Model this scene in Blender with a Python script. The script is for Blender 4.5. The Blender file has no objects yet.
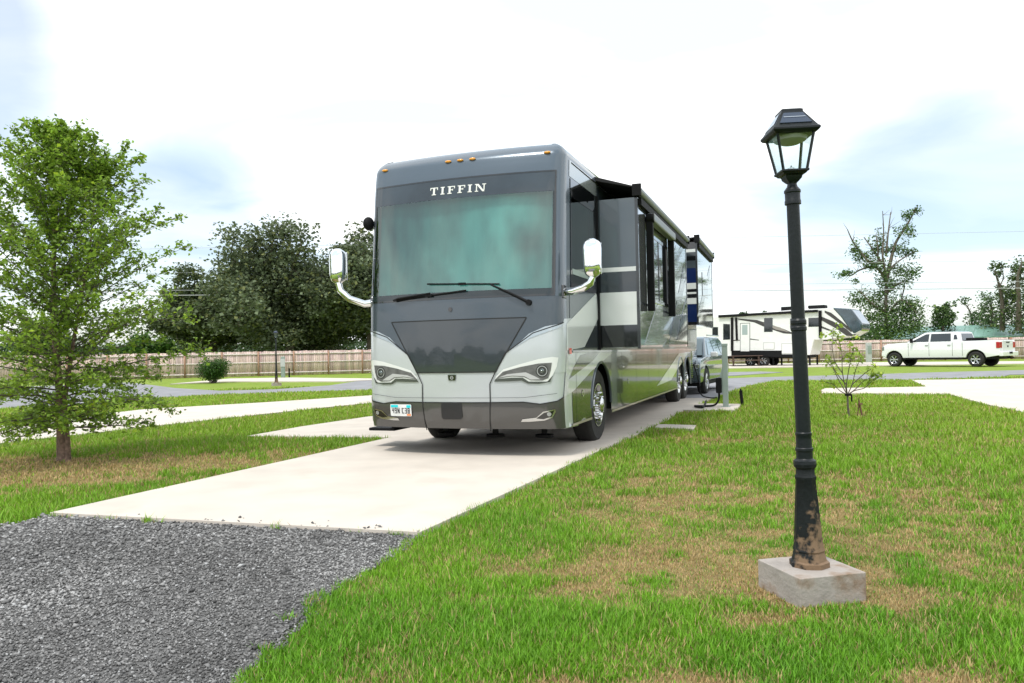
import bpy, bmesh, math, random
import numpy as np
from mathutils import Vector, Matrix
from mathutils.geometry import tessellate_polygon
random.seed(7); rng = np.random.default_rng(11)
SC = bpy.context.scene; COL = SC.collection
PI = math.pi; R = math.radians

# ------------------------------------------------------------------ camera
FPX, CX, CY, EYE = 770.0, 512.0, 341.5, 1.28
PITCH = math.atan(11.5/770); ROLL = math.atan(0.02)
_F = Vector((0, math.cos(PITCH), math.sin(PITCH)))
_R0 = Vector((1, 0, 0)); _U0 = Vector((0, -math.sin(PITCH), math.cos(PITCH)))
_X = _R0*math.cos(ROLL) - _U0*math.sin(ROLL)
_Y = _R0*math.sin(ROLL) + _U0*math.cos(ROLL)
CAM = Vector((0, 0, EYE))
def ray(u, v): return _F + _X*((u-CX)/FPX) + _Y*((CY-v)/FPX)
def G(u, v, z=0.0):                       # photo measurement -> ground point
    d = ray(u, v); t = (z-EYE)/d.z
    return (CAM.x+d.x*t, CAM.y+d.y*t)
def onplane(u, v, P, e):                  # measurement on a vertical plane -> (along, height)
    d = ray(u, v); n = (-e[1], e[0])
    t = (P[0]*n[0]+P[1]*n[1])/(d.x*n[0]+d.y*n[1])
    X, Yy = d.x*t, d.y*t
    return ((X-P[0])*e[0]+(Yy-P[1])*e[1], EYE+d.z*t)
def proj(x, y, z):
    dx, dy, dz = x-CAM.x, y-CAM.y, z-CAM.z
    f = dx*_F.x+dy*_F.y+dz*_F.z
    return (CX+FPX*(dx*_X.x+dy*_X.y+dz*_X.z)/f, CY-FPX*(dx*_Y.x+dy*_Y.y+dz*_Y.z)/f)
cd = bpy.data.cameras.new('camera'); cam = bpy.data.objects.new('camera', cd); COL.objects.link(cam)
cd.sensor_width = 36; cd.lens = FPX/1024*36; cd.clip_start = 0.05; cd.clip_end = 3000
cam.matrix_world = Matrix(((_X.x, _Y.x, -_F.x, 0), (_X.y, _Y.y, -_F.y, 0), (_X.z, _Y.z, -_F.z, EYE), (0, 0, 0, 1)))
SC.camera = cam

# ------------------------------------------------------------------ light
SUN_EL, SUN_AZ = R(62), R(215)            # azimuth clockwise from +Y
w = bpy.data.worlds.new('World'); SC.world = w; w.use_nodes = True
nt = w.node_tree; nt.nodes.clear()
N = nt.nodes.new; L = nt.links.new
out = N('ShaderNodeOutputWorld'); bg = N('ShaderNodeBackground'); bg.inputs['Strength'].default_value = 0.1
sky = N('ShaderNodeTexSky'); sky.sky_type = 'NISHITA'; sky.sun_disc = False
sky.sun_elevation = SUN_EL; sky.sun_rotation = SUN_AZ; sky.air_density = 1.0; sky.dust_density = 1.2; sky.ozone_density = 1.0
tc = N('ShaderNodeTexCoord'); sep = N('ShaderNodeSeparateXYZ'); L(tc.outputs['Generated'], sep.inputs[0])
mx = N('ShaderNodeMath'); mx.operation = 'MAXIMUM'; L(sep.outputs['Z'], mx.inputs[0]); mx.inputs[1].default_value = 0.0
ad = N('ShaderNodeMath'); ad.operation = 'ADD'; L(mx.outputs[0], ad.inputs[0]); ad.inputs[1].default_value = 0.13
dv = N('ShaderNodeVectorMath'); dv.operation = 'SCALE'
iv = N('ShaderNodeMath'); iv.operation = 'DIVIDE'; iv.inputs[0].default_value = 1.0; L(ad.outputs[0], iv.inputs[1])
L(tc.outputs['Generated'], dv.inputs[0]); L(iv.outputs[0], dv.inputs['Scale'])
mp = N('ShaderNodeMapping'); mp.inputs['Location'].default_value = (3.1, 1.4, 0); mp.inputs['Scale'].default_value = (0.42, 0.62, 0.2); L(dv.outputs[0], mp.inputs[0])
n1 = N('ShaderNodeTexNoise'); n1.inputs['Scale'].default_value = 1.3; n1.inputs['Detail'].default_value = 9; n1.inputs['Roughness'].default_value = 0.55
n1.inputs['Distortion'].default_value = 0.5; L(mp.outputs[0], n1.inputs[0])
cr = N('ShaderNodeValToRGB'); cr.color_ramp.elements[0].position = 0.18; cr.color_ramp.elements[1].position = 0.74
cr.color_ramp.elements[0].color = (.40, .40, .40, 1)
# cloud cover: thick overhead, thinner in a few parts of the sky
acc_ = N('ShaderNodeMath'); acc_.operation = 'MULTIPLY_ADD'; acc_.inputs[1].default_value = 1.1; acc_.inputs[2].default_value = .32; L(n1.outputs['Fac'], acc_.inputs[0])
prev = acc_.outputs[0]
for (pu, pv, wd_, k_) in ((185, 285, 34, .9), (-70, 50, 27, .8), (985, 235, 40, .62), (880, 290, 44, .30), (90, 310, 34, .4), (700, 300, 40, .2)):
    dvec = ray(pu, pv).normalized(); dt = N('ShaderNodeVectorMath'); dt.operation = 'DOT_PRODUCT'; L(tc.outputs['Generated'], dt.inputs[0]); dt.inputs[1].default_value = dvec
    m1 = N('ShaderNodeMapRange'); m1.interpolation_type = 'SMOOTHERSTEP'; m1.inputs[1].default_value = math.cos(R(wd_*.36)); m1.inputs[2].default_value = 1.0; m1.inputs[3].default_value = 0; m1.inputs[4].default_value = k_; L(dt.outputs['Value'], m1.inputs[0])
    sb = N('ShaderNodeMath'); sb.operation = 'SUBTRACT'; L(prev, sb.inputs[0]); L(m1.outputs[0], sb.inputs[1]); prev = sb.outputs[0]
L(prev, cr.inputs[0])
n2 = N('ShaderNodeTexNoise'); n2.inputs['Scale'].default_value = 1.7; n2.inputs['Distortion'].default_value = .6; n2.inputs['Detail'].default_value = 6; L(mp.outputs[0], n2.inputs[0])
cc = N('ShaderNodeValToRGB'); cc.color_ramp.elements[0].position = .36; cc.color_ramp.elements[1].position = .56
cc.color_ramp.elements[0].color = (5.3, 6.15, 6.9, 1); cc.color_ramp.elements[1].color = (8.9, 9.0, 9.0, 1); L(n2.outputs['Fac'], cc.inputs[0])
mixc = N('ShaderNodeMixRGB'); L(cr.outputs[0], mixc.inputs[0]); L(sky.outputs[0], mixc.inputs[1]); L(cc.outputs[0], mixc.inputs[2])
L(mixc.outputs[0], bg.inputs['Color']); L(bg.outputs[0], out.inputs[0])
sd = bpy.data.lights.new('sun', 'SUN'); sd.energy = 1.5; sd.angle = R(12); sd.color = (1, .955, .88)
so = bpy.data.objects.new('sun', sd); COL.objects.link(so)
sv = Vector((math.sin(SUN_AZ)*math.cos(SUN_EL), math.cos(SUN_AZ)*math.cos(SUN_EL), math.sin(SUN_EL)))
so.rotation_euler = sv.to_track_quat('Z', 'Y').to_euler()
SC.view_settings.view_transform = 'Standard'; SC.view_settings.look = 'None'
SC.view_settings.gamma = 1; SC.view_settings.exposure = 0.88; SC.view_settings.use_curve_mapping = False
SC.cycles.max_bounces = 8; SC.cycles.transparent_max_bounces = 16; SC.cycles.caustics_reflective = False; SC.cycles.caustics_refractive = False

# ------------------------------------------------------------------ materials
MATS = {}
def pr(name, col, rough=.6, metal=0, coat=0, var=0, vscale=3, bump=0, bscale=40, coord='Object', spec=.5, coatr=.03, dirt=None):
    if name in MATS: return MATS[name]
    m = bpy.data.materials.new(name); m.use_nodes = True; t = m.node_tree; b = t.nodes['Principled BSDF']
    b.inputs['Base Color'].default_value = (*col, 1); b.inputs['Roughness'].default_value = rough; b.inputs['Metallic'].default_value = metal
    b.inputs['Coat Weight'].default_value = coat; b.inputs['Coat Roughness'].default_value = coatr; b.inputs['Specular IOR Level'].default_value = spec
    c = t.nodes.new('ShaderNodeTexCoord')
    if var:
        n = t.nodes.new('ShaderNodeTexNoise'); n.inputs['Scale'].default_value = vscale; n.inputs['Detail'].default_value = 6
        t.links.new(c.outputs[coord], n.inputs[0])
        mr = t.nodes.new('ShaderNodeMapRange'); mr.inputs[1].default_value = .3; mr.inputs[2].default_value = .7
        mr.inputs[3].default_value = 1-var; mr.inputs[4].default_value = 1+var; t.links.new(n.outputs[0], mr.inputs[0])
        v = t.nodes.new('ShaderNodeVectorMath'); v.operation = 'SCALE'; v.inputs[0].default_value = col; t.links.new(mr.outputs[0], v.inputs['Scale'])
        src = v.outputs[0]
        if dirt:
            n3 = t.nodes.new('ShaderNodeTexNoise'); n3.inputs['Scale'].default_value = dirt[1]; n3.inputs['Detail'].default_value = 8
            t.links.new(c.outputs[coord], n3.inputs[0])
            r3 = t.nodes.new('ShaderNodeMapRange'); r3.inputs[1].default_value = dirt[2]; r3.inputs[2].default_value = dirt[2]+.15
            t.links.new(n3.outputs[0], r3.inputs[0])
            x = t.nodes.new('ShaderNodeMixRGB'); x.inputs[2].default_value = (*dirt[0], 1); t.links.new(r3.outputs[0], x.inputs[0]); t.links.new(src, x.inputs[1]); src = x.outputs[0]
        t.links.new(src, b.inputs['Base Color'])
    if bump:
        n = t.nodes.new('ShaderNodeTexNoise'); n.inputs['Scale'].default_value = bscale; n.inputs['Detail'].default_value = 5
        t.links.new(c.outputs[coord], n.inputs[0]); bp = t.nodes.new('ShaderNodeBump'); bp.inputs['Strength'].default_value = bump; bp.inputs['Distance'].default_value = .01
        t.links.new(n.outputs[0], bp.inputs['Height']); t.links.new(bp.outputs[0], b.inputs['Normal'])
    MATS[name] = m; return m
def attr_mat(name, rough=.8, trans=0.0, spec=.3, bump=0, bscale=30, noise=0.0, nscale=8):
    if name in MATS: return MATS[name]
    m = bpy.data.materials.new(name); m.use_nodes = True; t = m.node_tree; b = t.nodes['Principled BSDF']
    a = t.nodes.new('ShaderNodeAttribute'); a.attribute_name = 'tint'; src = a.outputs['Color']
    b.inputs['Roughness'].default_value = rough; b.inputs['Specular IOR Level'].default_value = spec
    c = t.nodes.new('ShaderNodeTexCoord')
    if noise:
        n = t.nodes.new('ShaderNodeTexNoise'); n.inputs['Scale'].default_value = nscale; n.inputs['Detail'].default_value = 8; n.inputs['Roughness'].default_value = .7
        t.links.new(c.outputs['Object'], n.inputs[0])
        mr = t.nodes.new('ShaderNodeMapRange'); mr.inputs[1].default_value = .3; mr.inputs[2].default_value = .7
        mr.inputs[3].default_value = 1-noise; mr.inputs[4].default_value = 1+noise; t.links.new(n.outputs[0], mr.inputs[0])
        v = t.nodes.new('ShaderNodeVectorMath'); v.operation = 'SCALE'; t.links.new(src, v.inputs[0]); t.links.new(mr.outputs[0], v.inputs['Scale']); src = v.outputs[0]
    t.links.new(src, b.inputs['Base Color'])
    if bump:
        n = t.nodes.new('ShaderNodeTexNoise'); n.inputs['Scale'].default_value = bscale; n.inputs['Detail'].default_value = 6
        t.links.new(c.outputs['Object'], n.inputs[0]); bp = t.nodes.new('ShaderNodeBump'); bp.inputs['Strength'].default_value = bump; bp.inputs['Distance'].default_value = .03
        t.links.new(n.outputs[0], bp.inputs['Height']); t.links.new(bp.outputs[0], b.inputs['Normal'])
    if trans:
        tr = t.nodes.new('ShaderNodeBsdfTranslucent'); t.links.new(src, tr.inputs[0]); mxs = t.nodes.new('ShaderNodeMixShader'); mxs.inputs[0].default_value = trans
        o = t.nodes['Material Output']; t.links.new(b.outputs[0], mxs.inputs[1]); t.links.new(tr.outputs[0], mxs.inputs[2]); t.links.new(mxs.outputs[0], o.inputs[0])
    MATS[name] = m; return m
def glass(name, col, alpha=.5, rough=.02):          # thin tinted pane: reflects, lets light through
    if name in MATS: return MATS[name]
    m = bpy.data.materials.new(name); m.use_nodes = True; t = m.node_tree; t.nodes.remove(t.nodes['Principled BSDF'])
    tr = t.nodes.new('ShaderNodeBsdfTransparent'); tr.inputs[0].default_value = (*col, 1)
    gl = t.nodes.new('ShaderNodeBsdfGlossy'); gl.inputs['Roughness'].default_value = rough; gl.inputs['Color'].default_value = (.9, 1, .97, 1)
    lw = t.nodes.new('ShaderNodeLayerWeight'); fr = t.nodes.new('ShaderNodeMath'); fr.operation = 'POWER'; fr.inputs[1].default_value = 4.0; t.links.new(lw.outputs['Facing'], fr.inputs[0])
    md = t.nodes.new('ShaderNodeMath'); md.operation = 'MULTIPLY_ADD'; md.inputs[1].default_value = .9; md.inputs[2].default_value = alpha; md.use_clamp = True
    t.links.new(fr.outputs[0], md.inputs[0]); mi = t.nodes.new('ShaderNodeMixShader'); t.links.new(md.outputs[0], mi.inputs[0])
    t.links.new(tr.outputs[0], mi.inputs[1]); t.links.new(gl.outputs[0], mi.inputs[2]); t.links.new(mi.outputs[0], t.nodes['Material Output'].inputs[0])
    MATS[name] = m; return m

# ------------------------------------------------------------------ object helpers
def tag(o, label=None, cat=None, group=None, kind=None):
    if label: o['label'] = label
    if cat: o['category'] = cat
    if group: o['group'] = group
    if kind: o['kind'] = kind
    return o
def thing(name, label, cat, loc=(0, 0, 0), rz=0, group=None):
    o = bpy.data.objects.new(name, None); o.empty_display_size = .1; COL.objects.link(o)
    o.location = loc; o.rotation_euler = (0, 0, rz); return tag(o, label, cat, group)
def link(name, me, mat=None, parent=None):
    o = bpy.data.objects.new(name, me); COL.objects.link(o)
    if mat and not me.materials: me.materials.append(mat)
    if parent: o.parent = parent
    return o
def obj(name, bm, mat, parent=None, smooth=None, bevel=0):
    me = bpy.data.meshes.new(name); bmesh.ops.recalc_face_normals(bm, faces=bm.faces); bm.to_mesh(me); bm.free()
    o = link(name, me, mat, parent)
    if smooth is not None:
        me.polygons.foreach_set('use_smooth', [True]*len(me.polygons)); me.set_sharp_from_angle(angle=R(smooth))
    if bevel:
        b = o.modifiers.new('bevel', 'BEVEL'); b.width = bevel; b.segments = 2; b.limit_method = 'ANGLE'; b.angle_limit = R(35); b.harden_normals = True
        me.polygons.foreach_set('use_smooth', [True]*len(me.polygons)); me.set_sharp_from_angle(angle=R(40))
    return o
def raw(name, V, F, mat, parent=None, tint=None, smooth=False):   # V (n,3), F (m,k) same k
    me = bpy.data.meshes.new(name); V = np.asarray(V, np.float32); F = np.asarray(F, np.int32)
    k = F.shape[1]; me.vertices.add(len(V)); me.vertices.foreach_set('co', V.ravel())
    me.loops.add(F.size); me.loops.foreach_set('vertex_index', F.ravel())
    me.polygons.add(len(F)); me.polygons.foreach_set('loop_start', np.arange(len(F), dtype=np.int32)*k)
    me.update(calc_edges=True)
    if tint is not None:
        a = me.color_attributes.new('tint', 'FLOAT_COLOR', 'POINT'); c = np.ones((len(V), 4), np.float32); c[:, :3] = tint; a.data.foreach_set('color', c.ravel())
    if smooth: me.polygons.foreach_set('use_smooth', [True]*len(me.polygons))
    return link(name, me, mat, parent)
def box(bm, x0, x1, y0, y1, z0, z1):
    v = [bm.verts.new(p) for p in ((x0, y0, z0), (x1, y0, z0), (x1, y1, z0), (x0, y1, z0), (x0, y0, z1), (x1, y0, z1), (x1, y1, z1), (x0, y1, z1))]
    for f in ((3, 2, 1, 0), (4, 5, 6, 7), (0, 1, 5, 4), (1, 2, 6, 5), (2, 3, 7, 6), (3, 0, 4, 7)): bm.faces.new([v[i] for i in f])
    return v
def obox(bm, c, d, rz=0, tilt=0):            # centre, size, rotated
    M = Matrix.Translation(c) @ Matrix.Rotation(rz, 4, 'Z') @ Matrix.Rotation(tilt, 4, 'Y')
    v = box(bm, -d[0]/2, d[0]/2, -d[1]/2, d[1]/2, -d[2]/2, d[2]/2)
    for q in v: q.co = M @ q.co
    return v
def tube(bm, pts, rad, n=8, cap=True):
    pts = [Vector(p) for p in pts]; rad = rad if isinstance(rad, (list, tuple)) else [rad]*len(pts); rings = []
    ref = Vector((0, 0, 1))
    if abs((pts[-1]-pts[0]).normalized().dot(ref)) > .9: ref = Vector((1, 0, 0))
    for i, p in enumerate(pts):
        a = pts[max(i-1, 0)]; b = pts[min(i+1, len(pts)-1)]; d = (b-a).normalized()
        u = d.cross(ref).normalized(); v = d.cross(u)
        rings.append([bm.verts.new(p+(u*math.cos(2*PI*k/n)+v*math.sin(2*PI*k/n))*rad[i]) for k in range(n)])
    for a, b in zip(rings, rings[1:]):
        for k in range(n): bm.faces.new((a[k], a[(k+1) % n], b[(k+1) % n], b[k]))
    if cap: bm.faces.new(rings[0][::-1]); bm.faces.new(rings[-1])
def lathe(bm, prof, n=24, c=(0, 0, 0), axis='Z', cap=True):
    rings = []
    for r, h in prof:
        ring = []
        for k in range(n):
            a = 2*PI*k/n; x, y = r*math.cos(a), r*math.sin(a)
            p = (x, y, h) if axis == 'Z' else ((h, x, y) if axis == 'X' else (x, h, y))
            ring.append(bm.verts.new((p[0]+c[0], p[1]+c[1], p[2]+c[2])))
        rings.append(ring)
    for a, b in zip(rings, rings[1:]):
        for k in range(n): bm.faces.new((a[k], a[(k+1) % n], b[(k+1) % n], b[k]))
    if cap: bm.faces.new(rings[0][::-1]); bm.faces.new(rings[-1])
def prism(bm, poly, f0, f1):                 # poly of 2d points; f0/f1 map (a,b)->xyz on either side
    A = [bm.verts.new(f0(*p)) for p in poly]; B = [bm.verts.new(f1(*p)) for p in poly]; n = len(poly)
    tri = tessellate_polygon([[Vector((p[0], p[1], 0)) for p in poly]])
    for t in tri:
        bm.faces.new([A[i] for i in t]); bm.faces.new([B[i] for i in reversed(t)])
    for i in range(n): bm.faces.new((A[i], A[(i+1) % n], B[(i+1) % n], B[i]))
def inpoly(x, y, poly):
    r = np.zeros(x.shape, bool); n = len(poly)
    for i in range(n):
        x1, y1 = poly[i]; x2, y2 = poly[(i+1) % n]
        c = ((y1 > y) != (y2 > y)) & (x < (x2-x1)*(y-y1)/((y2-y1) if y2 != y1 else 1e-9)+x1); r ^= c
    return r
_lat = rng.random((256, 256))
def vnoise(x, y):
    xi = np.floor(x).astype(int); yi = np.floor(y).astype(int); fx = x-xi; fy = y-yi
    fx = fx*fx*(3-2*fx); fy = fy*fy*(3-2*fy)
    g = lambda a, b: _lat[a & 255, b & 255]
    return (g(xi, yi)*(1-fx)+g(xi+1, yi)*fx)*(1-fy)+(g(xi, yi+1)*(1-fx)+g(xi+1, yi+1)*fx)*fy
def fbm(x, y, o=4):
    s = 0; a = .5
    for i in range(o): s = s+a*vnoise(x*2**i+17*i, y*2**i+31*i); a *= .5
    return s/(1-.5**o)
# ------------------------------------------------------------------ ground sheets
def P(*pts): return [G(u, v) for u, v in pts]
GRAVEL = P((-420, 640), (-60, 540), (0, 528.5), (50, 517), (420, 537.5), (408, 550), (385, 563), (352, 580), (318, 603), (290, 628), (262, 655), (236, 690))+[(-1.0, 2.1), (-1.9, -3), (-14, -6)]
PAD_R = [(420, 537.5), (640, 434.6), (685, 411.6), (713.5, 399.5)]
MAIN = P((50, 517), (420, 537.5), (640, 434.6), (685, 411.6), (713.5, 399.5), (640, 399.3), (560, 401), (392, 439.3))
PATIO = P((245.8, 438.2), (392.5, 439.5), (470, 425), (470, 407), (367.5, 418.2), (300, 428.5))
HOOK = P((683, 412.4), (735.5, 412.9), (741.5, 406.3), (704.5, 405.8), (696, 406.4))
STRIP = P((654, 430), (694, 431.6), (696, 427.6), (659, 426.5))
PAD2 = P((-330, 505), (0, 446), (152.8, 428.4), (248.5, 417.6), (340, 407.5), (470, 395), (470, 390), (367.5, 397), (267.7, 403.7), (144.6, 410.9), (0, 428), (-330, 470))
PAD3 = P((170, 384.6), (225, 382.2), (345, 382.0), (395, 379.5), (290, 378.2), (230, 379.2))
PADR = P((821.5, 391.4), (825, 389.7), (926.3, 388.1), (912, 381.2), (1060, 379.2), (1300, 376), (1300, 428), (1060, 421), (1024, 414.5), (985, 406), (948.4, 395.5), (822, 394.6))
PADT = P((690, 369.3), (740, 368.4), (876, 366.2), (1060, 363.6), (1060, 361.5), (876, 362.8), (690, 365))
ROAD = P((-200, 419), (0, 409), (90, 405.4), (190, 396.2), (330, 391.3), (440, 390), (560, 401), (640, 399.3), (713.5, 399.5), (731, 393), (742, 388), (776, 381), (912, 380.2), (1000, 377.6), (1010, 374.8), (1300, 371), (1300, 366), (1024, 370.3), (940, 372.4), (850, 375.2), (785, 376.8), (735, 378.3), (600, 384.5), (420, 377.5), (368, 379.8), (330, 385.6), (275, 389.6), (220, 391.0), (175, 388.3), (130, 382.5), (0, 388), (-200, 398))
ROAD2 = P((700, 376.5), (734, 375.8), (783, 372.5), (760, 371.8), (700, 373))
def sheet(name, poly, z0, z1, mat):
    bm = bmesh.new(); prism(bm, poly, lambda x, y: (x, y, z0), lambda x, y: (x, y, z1))
    bmesh.ops.triangulate(bm, faces=bm.faces)
    return tag(obj(name, bm, mat), kind='structure')
conc = pr('concrete', (.575, .515, .45), .85, var=.08, vscale=1.7, bump=.15, bscale=90, coord='Object', dirt=((.53, .47, .405), 1.6, .56))
road_m = pr('road_gravel', (.24, .24, .255), .9, var=.16, vscale=1.3, bump=.4, bscale=60)
gravel_m = pr('gravel_bed', (.13, .127, .125), .95, var=.35, vscale=25, bump=.8, bscale=110)
sheet('gravel', GRAVEL, -.1, .012, gravel_m)
pad = sheet('concrete_pad', MAIN, -.1, .038, conc)
sheet('patio_slab', PATIO, -.1, .034, conc); sheet('utility_slab', HOOK, -.1, .054, conc); sheet('concrete_strip', STRIP, -.1, .042, conc)
sheet('site_pad', PAD2, -.1, .045, conc); sheet('site_pad', PAD3, -.1, .045, conc); sheet('site_pad', PADR, -.1, .045, conc); sheet('site_pad', PADT, -.1, .045, conc)
sheet('road', ROAD, -.1, .014, road_m); sheet('road', ROAD2, -.1, .018, road_m)
HARD = [GRAVEL, MAIN, PATIO, HOOK, STRIP, PAD2, PAD3, PADR, PADT, ROAD, ROAD2]
# bare and dry places in the lawn (measured spots, world metres)
BLOB = []
for u, v, rx, ry, s in ((690, 572, 1.05, .48, 1.2), (600, 578, .35, .3, .6), (835, 585, .45, .35, 1.2), (650, 500, .6, 1.3, .5), (740, 490, 1.3, 1.8, .5), (900, 500, 1.6, 1.8, .45), (980, 560, .8, .9, .45),
                        (860, 440, 2.0, 1.2, .35), (560, 476, .4, .4, .2), (60, 464, 2.6, .8, 1.9), (0, 480, 1.9, .8, 1.5), (160, 468, 1.6, .8, .8), (170, 441, .35, .2, .9), (620, 690, .45, .12, .9), (700, 688, .3, .1, .7),
                        (1000, 690, .35, .14, 1.1), (960, 680, .25, .1, .7), (850, 416, .5, .4, .5), (730, 440, 1.5, 1.2, .35), (540, 700, .2, .1, .6), (285, 604, .16, .1, .7), (780, 620, .3, .1, .5)):
    x, y = G(u, v); BLOB.append((x, y, rx, ry, s))
def dry(x, y):
    s = 0
    for bx, by, rx, ry, k in BLOB: s = s+k*np.exp(-(((x-bx)/rx)**2+((y-by)/ry)**2))
    n = fbm(x*1.7, y*1.7)
    n2 = fbm(x*6+9, y*6+4, 3)
    return np.clip(s*(.30+.75*n2)+(n-.5)*.55*(1+.9*s)+(n2-.5)*.55*(1+1.8*s)+.02, 0, 1.2)
def soil_tint(x, y):
    d = np.hypot(x, y); n = fbm(x*3+5, y*3+1)[..., None]; D = np.clip(dry(x, y), 0, 1)[..., None]
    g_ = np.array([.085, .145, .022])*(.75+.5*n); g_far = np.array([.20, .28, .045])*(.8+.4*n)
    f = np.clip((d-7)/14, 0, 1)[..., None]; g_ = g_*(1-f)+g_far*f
    b = np.array([.27, .19, .10])*(.8+.4*n)
    base = g_*(1-D*.75)+b*D*.75
    return base
# polar sheet: fine near the viewer, coarse at the horizon
nr, na = 420, 1000
rr = np.concatenate([[.0], np.geomspace(.6, 1500, nr)]); aa = np.linspace(0, 2*PI, na, endpoint=False)
RR, AA = np.meshgrid(rr, aa, indexing='ij'); gx, gy = RR*np.sin(AA), RR*np.cos(AA)
idx = np.arange((nr+1)*na).reshape(nr+1, na); i0 = idx[:-1]; i1 = idx[1:]
F = np.stack([i0, i1, np.roll(i1, -1, 1), np.roll(i0, -1, 1)], -1).reshape(-1, 4)
gz = (fbm(gx*1.3, gy*1.3)-.5)*.02*(RR < 60)
V = np.stack([gx, gy, gz-.004], -1).reshape(-1, 3)
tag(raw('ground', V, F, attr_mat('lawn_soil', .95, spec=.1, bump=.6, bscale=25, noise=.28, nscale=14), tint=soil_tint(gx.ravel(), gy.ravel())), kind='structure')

# ------------------------------------------------------------------ grass blades, gravel stones
def gj(x, y): return x+.34*(fbm(x*4+2, y*4+5, 4)-.5), y+.34*(fbm(x*4+50, y*4+31, 4)-.5)
def grass():
    n = 1100000
    d = np.exp(rng.uniform(math.log(2.2), math.log(34), n)); a = rng.uniform(R(-48), R(60), n)
    x = d*np.sin(a); y = d*np.cos(a)
    keep = np.ones(n, bool)
    jx = x+.17*(fbm(x*9+2, y*9+5, 3)-.42); jy = y+.17*(fbm(x*9+50, y*9+31, 3)-.42); kx, ky = gj(x, y)
    for p in HARD[1:]: keep &= ~inpoly(jx, jy, p)
    keep &= ~inpoly(kx, ky, GRAVEL)
    lx, ly = G(811, 590); keep &= ~((abs(x-LAMP[0]) < .3) & (abs(y-LAMP[1]) < .3) & inpoly(x, y, BLOCK))
    D = dry(x, y); bare = np.clip((D-1.0)*1.4, 0, .4); keep &= rng.random(n) > bare
    x, y, d, D = x[keep], y[keep], d[keep], D[keep]; n = len(x)
    edge = fbm(x*2.2+3, y*2.2+7); sc = np.clip(d/6, .8, 6)
    tall = np.clip(1-D*1.1, .42, 1)
    h = (.028+.044*rng.random(n)**1.5)*(.6+.9*edge)*tall*np.clip(sc, .8, 1.9)**.6
    wd = (.0042+.0036*rng.random(n))*sc
    th = rng.uniform(0, 2*PI, n); lean = rng.uniform(.1, .95, n)*h
    px, py = np.cos(th), np.sin(th); qx, qy = -py, px
    z0 = np.zeros(n)
    V = np.empty((n, 5, 3), np.float32)
    for k, (s, hh, ln) in enumerate(((-1, 0, 0), (1, 0, 0), (.8, .6, .4), (-.8, .6, .4), (0, 1, 1))):
        V[:, k, 0] = x+qx*wd*s*.5+px*lean*ln; V[:, k, 1] = y+qy*wd*s*.5+py*lean*ln; V[:, k, 2] = h*hh-.005
    # quad + tri as two quads would waste; use triangles
    b = (np.arange(n)*5)[:, None]
    F = np.concatenate([b+np.array([[0, 1, 2]]), b+np.array([[0, 2, 3]]), b+np.array([[3, 2, 4]])])
    r1 = rng.random(n)[:, None]; nn = fbm(x*1.1+40, y*1.1+2)[:, None]
    green = np.array([.10, .29, .015])*(1-nn)+np.array([.26, .48, .03])*nn
    green = green*(.6+.75*r1)
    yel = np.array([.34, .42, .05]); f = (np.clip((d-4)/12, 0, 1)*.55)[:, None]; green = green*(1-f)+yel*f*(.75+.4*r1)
    tan = np.array([.50, .36, .17])*(.6+.7*rng.random(n)[:, None])
    pd = np.clip(D*1.05+.05, 0, .88); dead = (rng.random(n) < pd)[:, None]
    c = np.where(dead, tan, green)
    c5 = np.repeat(c[:, None, :], 5, 1)
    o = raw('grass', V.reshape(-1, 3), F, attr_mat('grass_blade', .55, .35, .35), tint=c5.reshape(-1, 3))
    tag(o, 'green lawn grass with dry tan patches', 'grass', kind='stuff')
def stones():
    n = 190000
    d = np.exp(rng.uniform(math.log(2.2), math.log(11), n)); a = rng.uniform(R(-50), R(14), n); x = d*np.sin(a); y = d*np.cos(a)
    jj = rng.normal(0, .05, n)*(rng.random(n) < .5); k = (inpoly(x+jj, y+jj, GRAVEL) | inpoly(*gj(x, y), GRAVEL)) & (~inpoly(x, y, MAIN) | (rng.random(n) < .12)); x, y, d = x[k], y[k], d[k]; n = len(x)
    s = (.0045+.007*rng.random(n)**2)*np.clip(d/4, .9, 1.6)
    base = np.array([(1, 0, 0), (-.5, .87, 0), (-.5, -.87, 0), (.1, .1, .8), (0, 0, -.8)])
    V = np.empty((n, 5, 3), np.float32); th = rng.uniform(0, 2*PI, n)
    bb = base[None]*(.6+.8*rng.random((n, 5, 3))); tl = rng.normal(0, .5, n)
    X = bb[..., 0]*np.cos(th)[:, None]-bb[..., 1]*np.sin(th)[:, None]; Y = bb[..., 0]*np.sin(th)[:, None]+bb[..., 1]*np.cos(th)[:, None]
    Z = bb[..., 2]+X*tl[:, None]
    s = s*np.where(rng.random(n) < .04, 1.8, 1.0); V[..., 0] = x[:, None]+X*s[:, None]; V[..., 1] = y[:, None]+Y*s[:, None]; V[..., 2] = np.where(inpoly(x, y, MAIN), .038, .014)[:, None]+s[:, None]*(.3+Z*.75)
    b = (np.arange(n)*5)[:, None]
    F = np.concatenate([b+np.array([t]) for t in ([0, 1, 3], [1, 2, 3], [2, 0, 3], [1, 0, 4], [2, 1, 4], [0, 2, 4])])
    g_ = (.085+.24*rng.random(n)**1.3)[:, None]*(.35+1.3*fbm(x*1.1, y*1.1))[:, None]
    c = g_*np.array([1.02, 1, .985]); wht = rng.random(n) < .03; c[wht] = .42
    tag(raw('loose_stones', V.reshape(-1, 3), F, attr_mat('stone', .85, 0, .3), tint=np.repeat(c[:, None], 5, 1).reshape(-1, 3)), 'loose dark grey crushed stone on the drive', 'gravel', kind='stuff')
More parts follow.
